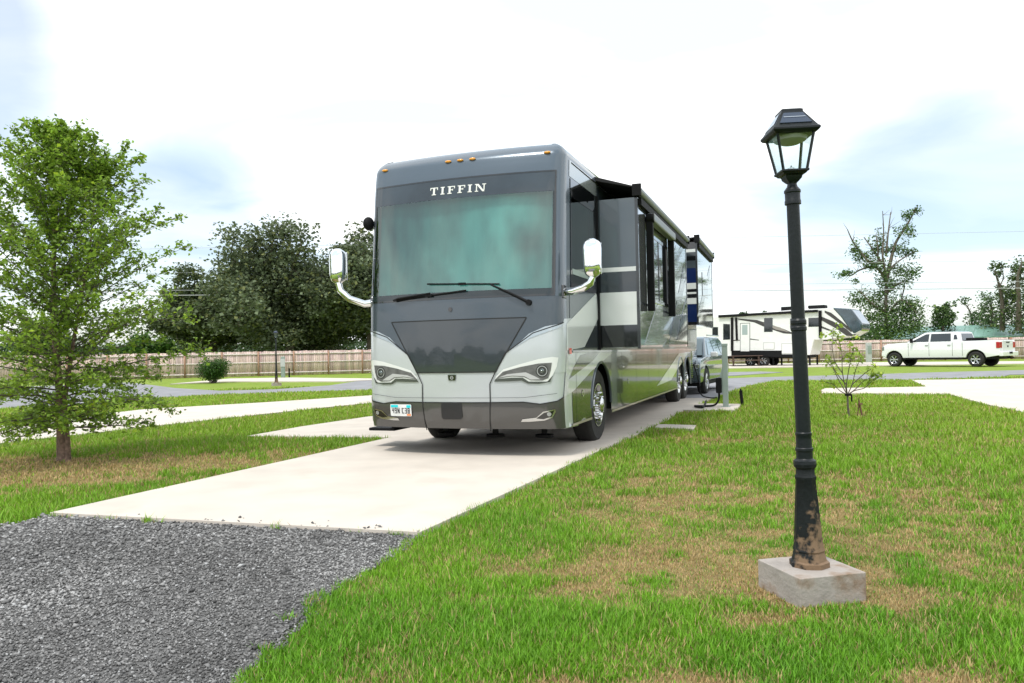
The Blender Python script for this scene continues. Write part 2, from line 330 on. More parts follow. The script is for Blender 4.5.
# ------------------------------------------------------------------ motorhome
TH = R(19.98); P0 = (.66, 9.26)
EX = (math.cos(TH), -math.sin(TH)); EY = (math.sin(TH), math.cos(TH))
DT = .40                                       # the nose stands this far ahead of the reference corner
BX, BY = P0[0]-1.3*EX[0]-DT*EY[0], P0[1]-1.3*EX[1]-DT*EY[1]
BLEN = 13.8; ZT = 3.86; ZB = .375
_cx, _cy = [], []
for i in range(41): x_ = 1.10*i/40; _cx.append(x_); _cy.append(.12*(x_/1.10)**2)
p_, q1, q2, p3 = (1.10, .12), (1.27, .15), (1.305, .20), (1.305, .42)
for i in range(1, 25):
    t = i/24; _cx.append((1-t)**3*p_[0]+3*(1-t)**2*t*q1[0]+3*(1-t)*t*t*q2[0]+t**3*p3[0]); _cy.append((1-t)**3*p_[1]+3*(1-t)**2*t*q1[1]+3*(1-t)*t*t*q2[1]+t**3*p3[1])
_cx.append(1.305); _cy.append(BLEN)
_cx = np.array(_cx); _cy = np.array(_cy)
_cs = np.concatenate([[0], np.cumsum(np.hypot(np.diff(_cx), np.diff(_cy)))]); S1 = _cs[-2]; SMAX = _cs[-1]
_nx = np.gradient(_cy, _cs); _ny = -np.gradient(_cx, _cs); _nx[-1] = 1; _ny[-1] = 0; _nx[-2] = 1; _ny[-2] = 0
def Sof(t): return S1+(t-.42)
_rz = np.array([.2, .37, .47, .62, 1.3, 1.9, 2.0, 3.3, 3.55, 3.72, 3.86]); _ry = np.array([.08, .06, .02, 0, 0, .02, .03, .20, .245, .29, .36])
def bus_xyz(s, z, off=0.0):
    s = np.asarray(s, float); z = np.asarray(z, float); a = np.abs(s); sg = np.where(s < 0, -1., 1.)
    x = np.interp(a, _cs, _cx); y = np.interp(a, _cs, _cy); nx = np.interp(a, _cs, _nx); ny = np.interp(a, _cs, _ny)
    r = .19; q = np.clip((z-(ZT-r))/r, 0, 1); ins = r-np.sqrt(np.maximum(r*r-(q*r)**2, 0)); o = off-ins
    wy = np.clip(1-y/1.0, 0, 1)
    return (x+nx*o)*sg, y+ny*o+np.interp(z, _rz, _ry)*wy, z+off*np.clip(q, 0, 1)
def bus_world(s, z):
    x, y, zz = bus_xyz(s, z); return BX+x*EX[0]+y*EY[0], BY+x*EX[1]+y*EY[1], zz
_gs = np.concatenate([np.linspace(-1.5, 1.6, 160), np.linspace(1.62, SMAX, 300)]); _gz = np.linspace(.3, ZT, 140)
_GS, _GZ = np.meshgrid(_gs, _gz); _GU, _GV = proj(*bus_world(_GS, _GZ))
def B(u, v):                                  # measurement on the coach skin -> (s, z)
    k = np.argmin((_GU-u)**2+(_GV-v)**2); s, z = _GS.flat[k], _GZ.flat[k]
    for _ in range(8):
        f = [np.array(proj(*[float(c) for c in bus_world(a, b)])) for a, b in ((s, z), (s+.002, z), (s, z+.002))]
        J = np.array([(f[1]-f[0])/.002, (f[2]-f[0])/.002]).T
        try: d = np.linalg.solve(J, np.array([u, v])-f[0])
        except Exception: break
        d = np.clip(d, -.1, .1); s += d[0]; z += d[1]
    return (float(s), float(np.clip(z, .25, ZT)))
def BP(*p): return [B(u, v) for u, v in p]
def mirror(poly): return [(-s, z) for s, z in poly][::-1]
def fine(bm, ds=.07):
    ss = [v.co.x for v in bm.verts]; zs = [v.co.y for v in bm.verts]
    for s in np.concatenate([np.arange(-1.68, 1.7, ds), np.arange(2.2, SMAX, 1.0), -np.arange(2.2, SMAX, 1.0)]):
        if min(ss)+.004 < s < max(ss)-.004: bmesh.ops.bisect_plane(bm, geom=bm.verts[:]+bm.edges[:]+bm.faces[:], plane_co=(s, 0, 0), plane_no=(1, 0, 0))
    for z in [.45, .62, 1.3, 1.6, 1.9, 2.0, 2.4, 2.8, 3.2, 3.3, 3.55, 3.6, 3.64, 3.68, 3.72, 3.76, 3.79, 3.82, 3.84, 3.85]:
        if min(zs)+.004 < z < max(zs)-.004: bmesh.ops.bisect_plane(bm, geom=bm.verts[:]+bm.edges[:]+bm.faces[:], plane_co=(0, z, 0), plane_no=(0, 1, 0))
def skin(name, polys, mat, off, parent, depth=0.0):
    bm = bmesh.new()
    for poly in polys:
        loops = poly if isinstance(poly[0], list) else [poly]
        tris = tessellate_polygon([[Vector((a, b, 0)) for a, b in l] for l in loops]); vs = [bm.verts.new((a, b, 0)) for l in loops for a, b in l]
        for t in tris:
            try: bm.faces.new([vs[i] for i in t])
            except ValueError: pass
    bmesh.ops.recalc_face_normals(bm, faces=bm.faces); fine(bm)
    sz = np.array([(v.co.x, v.co.y) for v in bm.verts]); X, Yy, Z = bus_xyz(sz[:, 0], sz[:, 1], off)
    e = 1e-3; A = np.array(bus_xyz(sz[:, 0]+e, sz[:, 1], off)).T-np.array(bus_xyz(sz[:, 0]-e, sz[:, 1], off)).T
    C = np.array(bus_xyz(sz[:, 0], np.minimum(sz[:, 1]+e, ZT-.001), off)).T-np.array(bus_xyz(sz[:, 0], np.minimum(sz[:, 1], ZT-.002)-e, off)).T
    nn = np.cross(A, C); nn /= np.maximum(np.linalg.norm(nn, axis=1, keepdims=True), 1e-9)
    for v, a, b, c in zip(bm.verts, X, Yy, Z): v.co = (a, b, c)
    bm.normal_update()
    for f in bm.faces:                         # outward winding
        c = sum((Vector(nn[v.index]) for v in f.verts), Vector()) if False else None
    me = bpy.data.meshes.new(name); bm.verts.index_update(); bm.to_mesh(me); bm.free()
    flip = []
    for p in me.polygons:
        a = sum((Vector(nn[i]) for i in p.vertices), Vector())
        if p.normal.dot(a) < 0: flip.append(p.index)
    if flip:
        b2 = bmesh.new(); b2.from_mesh(me); b2.faces.ensure_lookup_table()
        for i in flip: b2.faces[i].normal_flip()
        b2.to_mesh(me); b2.free()
    me.polygons.foreach_set('use_smooth', [True]*len(me.polygons)); me.normals_split_custom_set_from_vertices([tuple(n) for n in nn])
    o = link(name, me, mat, parent)
    return o
silver = pr('paint_silver', (.55, .58, .60), .22, .25, .6, var=.02, vscale=1.5)
greyblue = pr('paint_grey_blue', (.095, .122, .155), .25, .3, .5, var=.03, vscale=1.5)
slate = pr('paint_slate', (.034, .043, .052), .14, .2, .8, var=.03)
bronze = pr('paint_bronze', (.082, .080, .079), .2, .25, .8, var=.03)
black = pr('gloss_black', (.008, .009, .011), .08, 0, 1.0)
mblack = pr('matt_black', (.010, .010, .011), .65, var=.2, spec=.15)
rubber = pr('tyre_rubber', (.018, .017, .016), .85, var=.3, vscale=8, bump=.3, bscale=120)
chrome = pr('chrome', (.86, .87, .88), .05, 1.0)
alu = pr('aluminium', (.62, .63, .64), .22, 1.0)
seam_m = pr('panel_gap', (.01, .01, .01), .7)
white_l = pr('stripe_white', (.72, .74, .73), .2, .05, .7)
blue_m = pr('stripe_blue', (.006, .02, .10), .15, .2, 1.0)
amber = pr('amber_lens', (.85, .36, .03), .25, 0, .5)
redl = pr('red_lens', (.75, .06, .03), .25, 0, .5)
lens_m = pr('lamp_glass_grey', (.30, .31, .31), .15, .6, 1.0)
side_p = pr('paint_side_dark', (.024, .029, .03), .12, .12, .5, var=.03)
mirror_p = pr('paint_side_silver', (.42, .43, .43), .07, .75, 1.0)

bus = thing('motorhome', 'large grey and silver motorhome parked on the concrete pad with slide-outs open', 'motorhome', (BX, BY, .05), -TH)
bus.location.z = 0.0
ZS = 1.29                                      # belt seam
ZW0 = B(460, 298)[1]; WTOP = 3.455
print('windshield', B(375, 190), B(557, 171), B(552, 293), B(370, 302), B(464, 200))
WS = 1.225; WB = 1.97
DWIN = [Sof(.62), Sof(1.86), 2.12, 3.40]       # driver side window s0 s1 z0 z1
FW, R1, R2 = 2.10, 10.27, 11.46; WR = .525
# upper shell with real openings for the windshield and the two cab side windows
def rect(a, b, c, d): return [(a, c), (b, c), (b, d), (a, d)]
outer = rect(-SMAX, SMAX, ZS, ZT)
holes = [rect(-WS, WS, WB, WTOP)[::-1], rect(DWIN[0], DWIN[1], DWIN[2], DWIN[3])[::-1], rect(-DWIN[1], -DWIN[0], DWIN[2], DWIN[3])[::-1]]
shell = skin('body_shell', [[outer]+holes], greyblue, 0, bus)
# roof
bm = bmesh.new(); ss = np.concatenate([-_cs[::-1], _cs[1:]]); X, Yy, Z = bus_xyz(ss, np.full(len(ss), ZT)); vs = [bm.verts.new((a, b, c)) for a, b, c in zip(X, Yy, Z)]; bm.faces.new(vs)
box(bm, -.35, .35, 3.4, 4.3, ZT+.002, ZT+.22); box(bm, -.35, .35, 9.4, 10.3, ZT+.002, ZT+.22)
obj('roof', bm, pr('roof_membrane', (.6, .6, .58), .6, var=.1), bus)
# rear wall
bm = bmesh.new(); box(bm, -1.299, 1.299, BLEN-.02, BLEN, .42, ZT-.27); box(bm, -1.05, 1.05, BLEN-.02, BLEN-.001, ZT-.27, ZT-.01); obj('rear_wall', bm, side_p, bus)
# lower shell: front bumper plus sides with wheel arches
def arch_side(t0):
    pts = [(Sof(.9)*0, 0)]
    return pts
def lower_right():
    z0 = ZB; p = [(0, z0), (Sof(.6), z0)]
    def arc(c, r, a0=None):
        zc = WR; k = []
        for i in range(19):
            a = PI-PI*i/18; k.append((Sof(c)+r*math.cos(a), max(z0, zc+r*math.sin(a))))
        return [(Sof(c)-r, z0)]+k+[(Sof(c)+r, z0)]
    p += arc(FW, .60)
    # tandem arches with a thin rib between
    p += arc(R1, .575); p += arc(R2+.03, .575)
    p += [(SMAX, z0), (SMAX, ZS), (0, ZS)]
    return p
lr = lower_right()
[skin('lower_shell', [q_], silver, 0, bus) for q_ in (lr, mirror(lr))]
# liners, chassis
bm = bmesh.new(); box(bm, -1.0, 1.0, .5, BLEN-.1, .45, 1.25); box(bm, -.5, .5, .3, .6, .40, 1.0)
for x in (-.42, .34): box(bm, x, x+.1, .6, 12.8, .36, .5)
obj('chassis', bm, mblack, bus)
bm = bmesh.new(); box(bm, -1.27, 1.27, .62, .66, .45, 1.25); box(bm, -1.27, 1.27, BLEN-.16, BLEN-.12, .45, 1.27); box(bm, -1.28, 1.28, .66, BLEN-.16, 1.262, 1.285)
for sx in (-1, 1):
    for (a, b) in ((2.8, 9.6),): box(bm, *sorted((sx*1.0, sx*1.27)), a, b, .42, 1.2)
obj('inner_floor', bm, mblack, bus)
# headroom behind glass
bm = bmesh.new(); box(bm, -1.2, 1.2, 2.0, 2.04, 1.3, 3.5); box(bm, -1.22, 1.22, .35, 2.0, 1.7, 1.74); obj('cab_interior', bm, pr('cab_grey', (.05, .05, .05), .8), bus)
bm = bmesh.new(); box(bm, -1.1, 1.1, .36, .62, 1.75, 2.02); obj('dashboard', bm, pr('dash', (.03, .032, .035), .5), bus, bevel=.03)
for sx in (-.62, .62):
    bm = bmesh.new(); box(bm, sx-.27, sx+.27, 1.05, 1.5, 1.75, 2.05); box(bm, sx-.25, sx+.25, 1.4, 1.55, 2.0, 2.7); box(bm, sx-.13, sx+.13, 1.42, 1.54, 2.72, 2.95); obj('cab_seat', bm, pr('leather', (.08, .07, .06), .5), bus, bevel=.05)
bm = bmesh.new(); c = (.62, .80, 2.12); M = Matrix.Translation(c) @ Matrix.Rotation(R(-35), 4, 'X')
pts = [M @ Vector((.23*math.cos(a), .23*math.sin(a), 0)) for a in np.linspace(0, 2*PI, 25)]; tube(bm, pts, .016, 6, cap=False); tube(bm, [c, (.62, .55, 1.95)], .03, 6); obj('steering_wheel', bm, mblack, bus)
# pleated shade behind the windshield; cloud reflections painted into its tint, brighter at right
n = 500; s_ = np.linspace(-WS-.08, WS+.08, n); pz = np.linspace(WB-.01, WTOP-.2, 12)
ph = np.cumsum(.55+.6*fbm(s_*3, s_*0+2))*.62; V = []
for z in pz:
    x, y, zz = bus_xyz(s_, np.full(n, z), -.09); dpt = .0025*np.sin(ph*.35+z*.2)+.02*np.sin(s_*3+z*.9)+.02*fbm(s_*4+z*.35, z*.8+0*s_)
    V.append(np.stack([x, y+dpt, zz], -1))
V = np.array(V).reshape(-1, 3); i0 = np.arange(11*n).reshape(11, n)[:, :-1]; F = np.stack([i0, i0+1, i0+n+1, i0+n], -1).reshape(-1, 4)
sb_ = np.tile(s_, 12); zb2 = np.repeat(pz, n); k_ = np.clip(-.02+1.68*fbm(sb_*2.2+8+zb2*.7+.6*fbm(sb_*2, zb2*2), zb2*1.3-sb_*.4+3)*(.8+.22*np.clip(sb_, -1, 1))+.22*(fbm(sb_*7, zb2*.6)-.5), .1, 1.4); raw('sun_shade', V, F, attr_mat('shade_fabric_sky_streaks', .9, 0, .1), bus, tint=(np.array([.27, .43, .405])*k_[:, None]), smooth=True)
wg = skin('windshield', [rect(-WS-.012, WS+.012, WB-.012, WTOP+.012)], glass('windshield_glass', (.50, .78, .75), .13, .0), .004, bus)
fr_ = rect(-WS-.02, WS+.02, WB-.02, WTOP+.02); skin('windshield_seal', [[fr_, rect(-WS, WS, WB, WTOP)[::-1]]], black, .008, bus)
# tinted band across the top of the glass and darker strip at its foot
bl = B(373, 208); br = B(553, 190)
ZBAND = (bl[1]+br[1])/2; print('band', bl, br)
skin('tinted_band', [rect(-WS, WS, 3.215, WTOP)], pr('band_dark', (.025, .036, .048), .08, 0, .8, var=.3, vscale=2.5), .006, bus)
skin('frit_strip', [rect(-WS, WS, WB, WB+.07), rect(WS-.02, WS, WB+.07, 3.215), rect(-WS, -WS+.02, WB+.07, 3.215)], pr('frit', (.012, .02, .025), .12, 0, .5), .006, bus)
# lettering
def letters():
    a = B(430.5, 195.8); b = B(486.3, 191.2); print('letters', a, b)
    H = .098; T = .011; K = .024
    def serif(x, w): return [rect(x-w/2, x+w/2, 0, T), rect(x-w/2, x+w/2, H-T, H)]
    def F_(x): return [rect(x, x+K, T, H-T), rect(x-.014, x+K+.014, 0, T), rect(x-.014, x+.074, H-T, H), rect(x+.064, x+.074, H-.032, H-T), rect(x+K, x+.052, H*.46, H*.46+T), rect(x+.045, x+.053, H*.38, H*.64)]
    G_ = []; W = (b[0]-a[0]); u = W/.66
    G_ += [rect(.035, .035+K, T, H-T), rect(.02, .074, 0, T), rect(0, .094, H-T, H), rect(0, .010, H-.034, H-T), rect(.084, .094, H-.034, H-T)]
    x = .140; G_ += [rect(x, x+K, T, H-T)]+serif(x+K/2, .05)
    G_ += F_(.225); G_ += F_(.345)
    x = .462; G_ += [rect(x, x+K, T, H-T)]+serif(x+K/2, .05)
    x = .545; G_ += [rect(x, x+.012, T, H-T), rect(x-.014, x+.026, 0, T), rect(x+.085, x+.097, T, H-T), rect(x+.069, x+.113, H-T, H), rect(x-.014, x+.012, H-T, H), [(x, H), (x+.028, H), (x+.097, 0), (x+.073, 0)]]
    W2 = .66
    return [[(a[0]+px/W2*W, (a[1]+(b[1]-a[1])*px/W2)+pz_) for px, pz_ in g_] for g_ in G_]
skin('front_lettering', letters(), pr('letter_white', (.8, .8, .76), .4), .011, bus)
# hood and front paint zones
lowr = BP((496, 372), (505, 353.6), (533, 333), (563, 322.4)); lowr_w = lowr+[(S1, lowr[-1][1]+.04)]
zoneR = [(0, B(455, 372.5)[1])]+lowr_w[:]+[(S1, ZS+.001)]
hz = B(455, 372.5)[1]; hs = abs(B(495.5, 372)[0]); hs2 = abs(B(526.5, 317.5)[0]); hz2 = B(526.5, 317.5)[1]; print('hood', hs, hz, hs2, hz2, lowr)
half = [(0, hz), (hs, hz), lowr[1], lowr[2], lowr[3], (1.36, lowr[3][1]+.05), (1.36, ZS+.02), (1.36, 1.97), (0, 1.97)]
# grey mask above the white nose (covers front between nose line and glass)
up = [(0, hz), (hs, hz), lowr[1], lowr[2], lowr[3], (1.40, lowr[3][1]+.045), (1.40, WB-.02), (0, WB-.02)]
[skin('front_mask', [q_], pr('paint_mask_grey', (.062, .08, .10), .22, .3, .6), .004, bus) for q_ in (up, mirror(up))]
# white nose part that reaches above the seam
wn = [(hs, hz-.02), (hs, hz), lowr[1], lowr[2], lowr[3], (1.40, lowr[3][1]+.045), (Sof(.62), lowr[3][1]+.06), (Sof(.62), hz-.02)]
if lowr[3][1] > ZS: [skin('nose_panel', [q_], silver, .0045, bus) for q_ in (wn, mirror(wn))]
hood = [(-hs, hz), (hs, hz), (hs2, hz2), (-hs2, hz2)]
skin('hood_panel', [hood], slate, .009, bus)
def line(pts, w=.008):                         # thin strip along points in (s,z)
    o = []
    for (a, b), (c, d) in zip(pts, pts[1:]):
        l = math.hypot(c-a, d-b) or 1; nx, ny = -(d-b)/l*w/2, (c-a)/l*w/2; o.append([(a+nx, b+ny), (a-nx, b-ny), (c-nx, d-ny), (c+nx, d+ny)])
    return o
sk = [(0, B(467, 402.5)[1]), (.4, B(467, 402.5)[1]), (.85, B(467, 402.5)[1]+.004)]+[(abs(a), b) for a, b in BP((540, 404), (557, 401), (563, 397))]
print('skirt', sk)
skz = [p for p in sk]+[(1.36, sk[-1][1]+.06), (1.36, ZB-.0), (0, ZB)]
[skin('bumper_valance', [q_], bronze, .006, bus) for q_ in (skz, mirror(skz))]
sv_ = [(.44*1.0, hz), (hs, hz)]
vs_ = BP((495.5, 372), (490, 384), (490.5, 402), (491, 431)); vs_ = [(abs(a), b) for a, b in vs_]
crease = [(0, sk[0][1]+.055), (.85, sk[0][1]+.055), (1.25, sk[0][1]+.10)]
lines = line([(hs, hz), (hs2, hz2), (-hs2, hz2), (-hs, hz), (hs, hz)], .012)+line(vs_, .012)+line([(-a, b) for a, b in vs_], .012)
lines += line(lowr, .012)+line([(-a, b) for a, b in lowr], .012)+line(sk, .01)+line([(-a, b) for a, b in sk], .01)+line(crease, .004)+line([(-a, b) for a, b in crease], .004)
skin('panel_seams', lines, seam_m, .0115, bus)
# sculpted accents either side of the hood
acc = BP((562, 323.6), (545, 326.8), (529, 334), (513, 349), (507, 352.5), (530, 338.5), (562, 326.5)); acc = [(abs(a), b+.004) for a, b in acc]
skin('accent_blade', [acc], pr('accent', (.42, .47, .50), .12, .6, 1.0), .010, bus); skin('accent_blade', [mirror(acc)], MATS['accent'], .010, bus)
# headlights
Q = lambda l: [(abs(a), b) for a, b in BP(*[(480+x/10.24, 340+y/10.24) for x, y in l])]
hl_frame = Q([(145, 425), (170, 370), (240, 300), (400, 250), (600, 195), (740, 172), (800, 180), (785, 270), (745, 360), (700, 420), (600, 440), (500, 440), (440, 415), (300, 420)])
hl_dark = Q([(160, 400), (235, 325), (420, 275), (600, 240), (735, 232), (725, 310), (700, 390), (640, 415), (520, 412), (450, 378), (330, 372), (240, 385)])
hl_refl = Q([(190, 385), (280, 350), (470, 330), (560, 370), (620, 402), (520, 405), (455, 370), (330, 365)])
hl_bot = Q([(145, 425), (160, 400), (330, 385), (440, 385), (500, 425), (690, 425), (745, 362), (720, 430), (600, 448), (490, 445), (430, 415), (300, 422)])
pc = Q([(637, 317)])[0]
circ = lambda c, r, n=20: [(c[0]+r*math.cos(2*PI*i/n), c[1]+r*math.sin(2*PI*i/n)) for i in range(n)]
ring = lambda c, r, q: [circ(c, r), circ(c, q)[::-1]]
for sg in (1, -1):
    mm = (lambda p: p) if sg > 0 else mirror
    h = skin('headlight', [mm(hl_dark)], pr('lamp_well', (.13, .13, .13), .35, .1, .3, var=.3, vscale=14), .010, bus)
    skin('surround', [mm(hl_frame)], pr('lamp_surround', (.78, .79, .78), .2, .1, 1.0), .007, h)
    skin('reflector', [mm(hl_refl)], pr('reflector', (.55, .55, .55), .3, .3), .013, h)
    skin('lower_trim', [mm(hl_bot)], pr('trim_dark', (.12, .125, .13), .2, .6, .5), .012, h)
    c_ = pc if sg > 0 else (-pc[0], pc[1])
    skin('projector', [circ(c_, .075)], pr('projector_ring_dark', (.04, .04, .04), .4, .1, .3), .014, h)
    skin('projector_ring', [ring(c_, .062, .052)], pr('satin_grey', (.42, .43, .43), .35, .5), .017, h)
    px_, py_, pz_ = [float(k) for k in bus_xyz(c_[0], c_[1], .004)]
    bm = bmesh.new(); bmesh.ops.create_uvsphere(bm, u_segments=16, v_segments=10, radius=.034, matrix=Matrix.Translation((px_, py_, pz_))); obj('projector_lens', bm, glass('lens_clear', (.9, .95, .95), .15), h, smooth=60)
# fog lights
Qf = lambda l: [(abs(a), b) for a, b in BP(*[(480+x/6.208, 340+y/6.208) for x, y in l])]
fog_t = Qf([(255, 508), (265, 492), (350, 482), (392, 445), (466, 430), (470, 445), (450, 482), (400, 500), (300, 508)]); fog_i = Qf([(350, 487), (398, 452), (460, 438), (445, 475), (395, 492)]); fog_l = Qf([(430, 460)])[0]
for sg in (1, -1):
    mm = (lambda p: p) if sg > 0 else mirror
    f = skin('fog_light', [mm(fog_i)], black, .013, bus); skin('trim', [mm(fog_t)], alu, .010, f)
    skin('lens', [circ(fog_l if sg > 0 else (-fog_l[0], fog_l[1]), .025)], MATS['satin_grey'], .017, f)
# badge, cover, hood button, plate
a = B(441.5, 402.3); b = B(463, 419.4)
def rrect(x0, x1, z0, z1, r):
    o = []
    for cx_, cz_, a0 in ((x1-r, z1-r, 0), (x0+r, z1-r, 90), (x0+r, z0+r, 180), (x1-r, z0+r, 270)):
        for i in range(5): t = R(a0+i*22.5); o.append((cx_+r*math.cos(t), cz_+r*math.sin(t)))
    return o
skin('tow_cover', [rrect(a[0], b[0], b[1], a[1], .035)], pr('black_plastic', (.015, .015, .017), .35), .014, bus)
a = B(448, 375.0); b = B(456.5, 380.4)
bd = skin('nose_badge', [[(a[0], a[1]), (b[0], a[1]), (b[0]-.012, b[1]), (a[0]+.012, b[1])]], black, .012, bus)
mc = ((a[0]+b[0])/2, (a[1]+b[1])/2)
skin('emblem', [ring(mc, .022, .014), rect(mc[0]-.014, mc[0]+.014, mc[1]-.003, mc[1]+.003)], MATS['satin_grey'], .016, bd)
skin('hood_button', [circ(B(450.5, 309.5), .026)], black, .014, bus)
a = B(391.3, 403.6); b = B(412.8, 416.6); zt_ = (a[1]+B(412.8, 404.9)[1])/2; zb_ = (B(391.3, 415.3)[1]+b[1])/2
pl = skin('licence_plate', [rrect(a[0], b[0], zb_, zt_, .012)], pr('plate_white', (.75, .76, .76), .4, var=.08, vscale=20), .020, bus)
W_, H_ = b[0]-a[0], zt_-zb_
[skin('plate_band', [q_], pr('plate_cyan', (.02, .62, .68), .4), .023, pl) for q_ in (rect(a[0]+.01, a[0]+W_*.38, zt_-H_*.26, zt_-.008), rect(a[0]+W_*.78, b[0]-.01, zt_-H_*.28, zt_-.008))]
skin('plate_sticker', [rect(a[0]+W_*.78, b[0]-.01, zb_+.006, zb_+H_*.2)], pr('plate_orange', (.85, .3, .12), .4), .023, pl)
SEG = {'4': 'fgbc', '9': 'abcdfg', 'C': 'adef', '3': 'abcdg', 'N': 'efbcN', 'B': 'abcdefgi', 'V': 'V'}
def glyph(ch, x, z, w, h, t):
    o = []; S = SEG[ch]
    if 'a' in S: o.append(rect(x, x+w, z+h-t, z+h))
    if 'g' in S: o.append(rect(x, x+w, z+h/2-t/2, z+h/2+t/2))
    if 'd' in S: o.append(rect(x, x+w, z, z+t))
    if 'f' in S: o.append(rect(x, x+t, z+h/2, z+h))
    if 'b' in S: o.append(rect(x+w-t, x+w, z+h/2, z+h))
    if 'e' in S: o.append(rect(x, x+t, z, z+h/2))
    if 'c' in S: o.append(rect(x+w-t, x+w, z, z+h/2))
    if 'N' in S: o.append([(x, z+h), (x+t, z+h), (x+w, z), (x+w-t, z)])
    return o
gl = []; gw = W_*.115; gh = H_*.46; zz = zb_+H_*.24
for k, ch in enumerate('49N'): gl += glyph(ch, a[0]+W_*(.08+.135*k), zz, gw*.85, gh, .009)
for k, ch in enumerate('C3B'): gl += glyph(ch, a[0]+W_*(.56+.135*k), zz, gw*.85, gh, .009)
skin('plate_characters', gl, pr('plate_ink', (.03, .03, .035), .5), .024, pl)
# roof marker lamps
for sx in (-1.12, -.165, 0, .165, 1.12):
    s_m = sx; z_m = 3.70
    x, y, z = [float(k) for k in bus_xyz(s_m, z_m, .01)]
    bm = bmesh.new(); bmesh.ops.create_uvsphere(bm, u_segments=12, v_segments=8, radius=1, matrix=Matrix.Translation((x, y, z)) @ Matrix.Diagonal((.045, .02, .016, 1))); obj('marker_lamp', bm, amber, bus, smooth=60)
# wipers
def wiper(px, ax, ex, hub):
    pts = []
    for i, (u, v) in enumerate(px):
        s, z = B(u, v); x, y, zz = [float(k) for k in bus_xyz(s, z, .05 if i else .03)]; pts.append((x, y, zz))
    bm = bmesh.new(); tube(bm, pts, [.022, .016, .011][:len(pts)], 6); lathe(bm, [(.035, -.02), (.035, .05)], 12, pts[0], 'Y'); w_ = obj('wiper', bm, mblack, bus, smooth=40)
    bl_ = []
    for u, v in ex: s, z = B(u, v); bl_.append(tuple(float(k) for k in bus_xyz(s, z, .035)))
    m_ = [tuple((a+b)/2 for a, b in zip(bl_[0], bl_[1]))]
    bm = bmesh.new(); tube(bm, [bl_[0], (m_[0][0], m_[0][1]-.012, m_[0][2]), bl_[1]], .011, 6); obox(bm, Vector(m_[0])+Vector((0, -.02, 0)), (.09, .03, .03)); obj('wiper_blade', bm, mblack, w_)
wiper([(376.6, 309), (401, 299), (432, 293.5)], 0, [(396, 301), (467, 290.5)], 0)
wiper([(529, 302.5), (510, 293), (492, 285)], 0, [(428.7, 284.3), (500, 284.2)], 0)
# mirrors
def mirror_arm(sx, head, pts):
    bm = bmesh.new(); tube(bm, pts, [.05]+[.045]*(len(pts)-2)+[.04], 14); m = obj('side_mirror', bm, chrome, bus, smooth=50)
    x, y, z = head; bm = bmesh.new(); rings = []
    for k in range(13):
        t = k/12; zz = z-.22+.46*t; e = (1-abs(2*t-1)**5)**.5 if 0 < t < 1 else .25; hw = .115*(e*.9+.1)*(.86+.14*t); hd = .085*(e*.9+.1)
        rings.append([bm.verts.new((x+hw*math.copysign(abs(math.cos(a))**.6, math.cos(a)), y+hd*math.copysign(abs(math.sin(a))**.7, math.sin(a)), zz)) for a in np.linspace(0, 2*PI, 25)[:-1]])
    for p_, q_ in zip(rings, rings[1:]):
        for i in range(24): bm.faces.new((p_[i], p_[(i+1) % 24], q_[(i+1) % 24], q_[i]))
    bm.faces.new(rings[0]); bm.faces.new(rings[-1][::-1])
    obj('mirror_housing', bm, chrome, m, smooth=60)
    bm = bmesh.new(); box(bm, x-.09, x+.09, y+.082, y+.09, z-.17, z+.2); obj('mirror_glass', bm, pr('mirror_face', (.8, .8, .8), .02, 1), m, bevel=.003)
    bm = bmesh.new(); box(bm, *sorted((sx*1.235, sx*1.31)), .27, .40, pts[0][2]-.08, pts[0][2]+.08); obj('mirror_mount', bm, black, m, bevel=.01)
mirror_arm(1, (1.67, .26, 2.36), [(1.27, .36, 2.0), (1.42, .31, 2.0), (1.56, .26, 2.03), (1.65, .24, 2.08), (1.67, .26, 2.18)])
mirror_arm(-1, (-1.72, .16, 2.45), [(-1.27, .36, 1.98), (-1.40, .28, 1.96), (-1.58, .2, 2.03), (-1.69, .16, 2.14), (-1.72, .16, 2.28)])
bm = bmesh.new(); bmesh.ops.create_uvsphere(bm, u_segments=14, v_segments=10, radius=1, matrix=Matrix.Translation((-1.36, .35, 3.02)) @ Matrix.Diagonal((.07, .09, .09, 1))); tube(bm, [(-1.3, .35, 3.02), (-1.4, .35, 3.02)], .03, 6)
obj('camera_pod', bm, mblack, bus, smooth=60)
# cab side windows
for sg in (1, -1):
    r_ = rect(DWIN[0]-.01, DWIN[1]+.01, DWIN[2]-.01, DWIN[3]+.01); r_ = r_ if sg > 0 else mirror(r_)
    gW = skin('side_window', [r_], glass('cab_glass', (.20, .38, .36), .12), .004, bus)
    fo = rect(DWIN[0]-.04, DWIN[1]+.04, DWIN[2]-.05, DWIN[3]+.04); fi = rect(DWIN[0]+.01, DWIN[1]-.01, DWIN[2]+.01, DWIN[3]-.2)
    k = [[fo, fi[::-1]]] if sg > 0 else [[mirror(fo), mirror(fi)[::-1]]]
    skin('frame', k, black, .008, gW)
    st = [rect(DWIN[0]+.02, DWIN[1]-.02, DWIN[2]+.12, DWIN[2]+.19)]; st = st if sg > 0 else [mirror(st[0])]
    skin('sash', st, pr('sash_pale', (.35, .42, .40), .3), .010, gW)
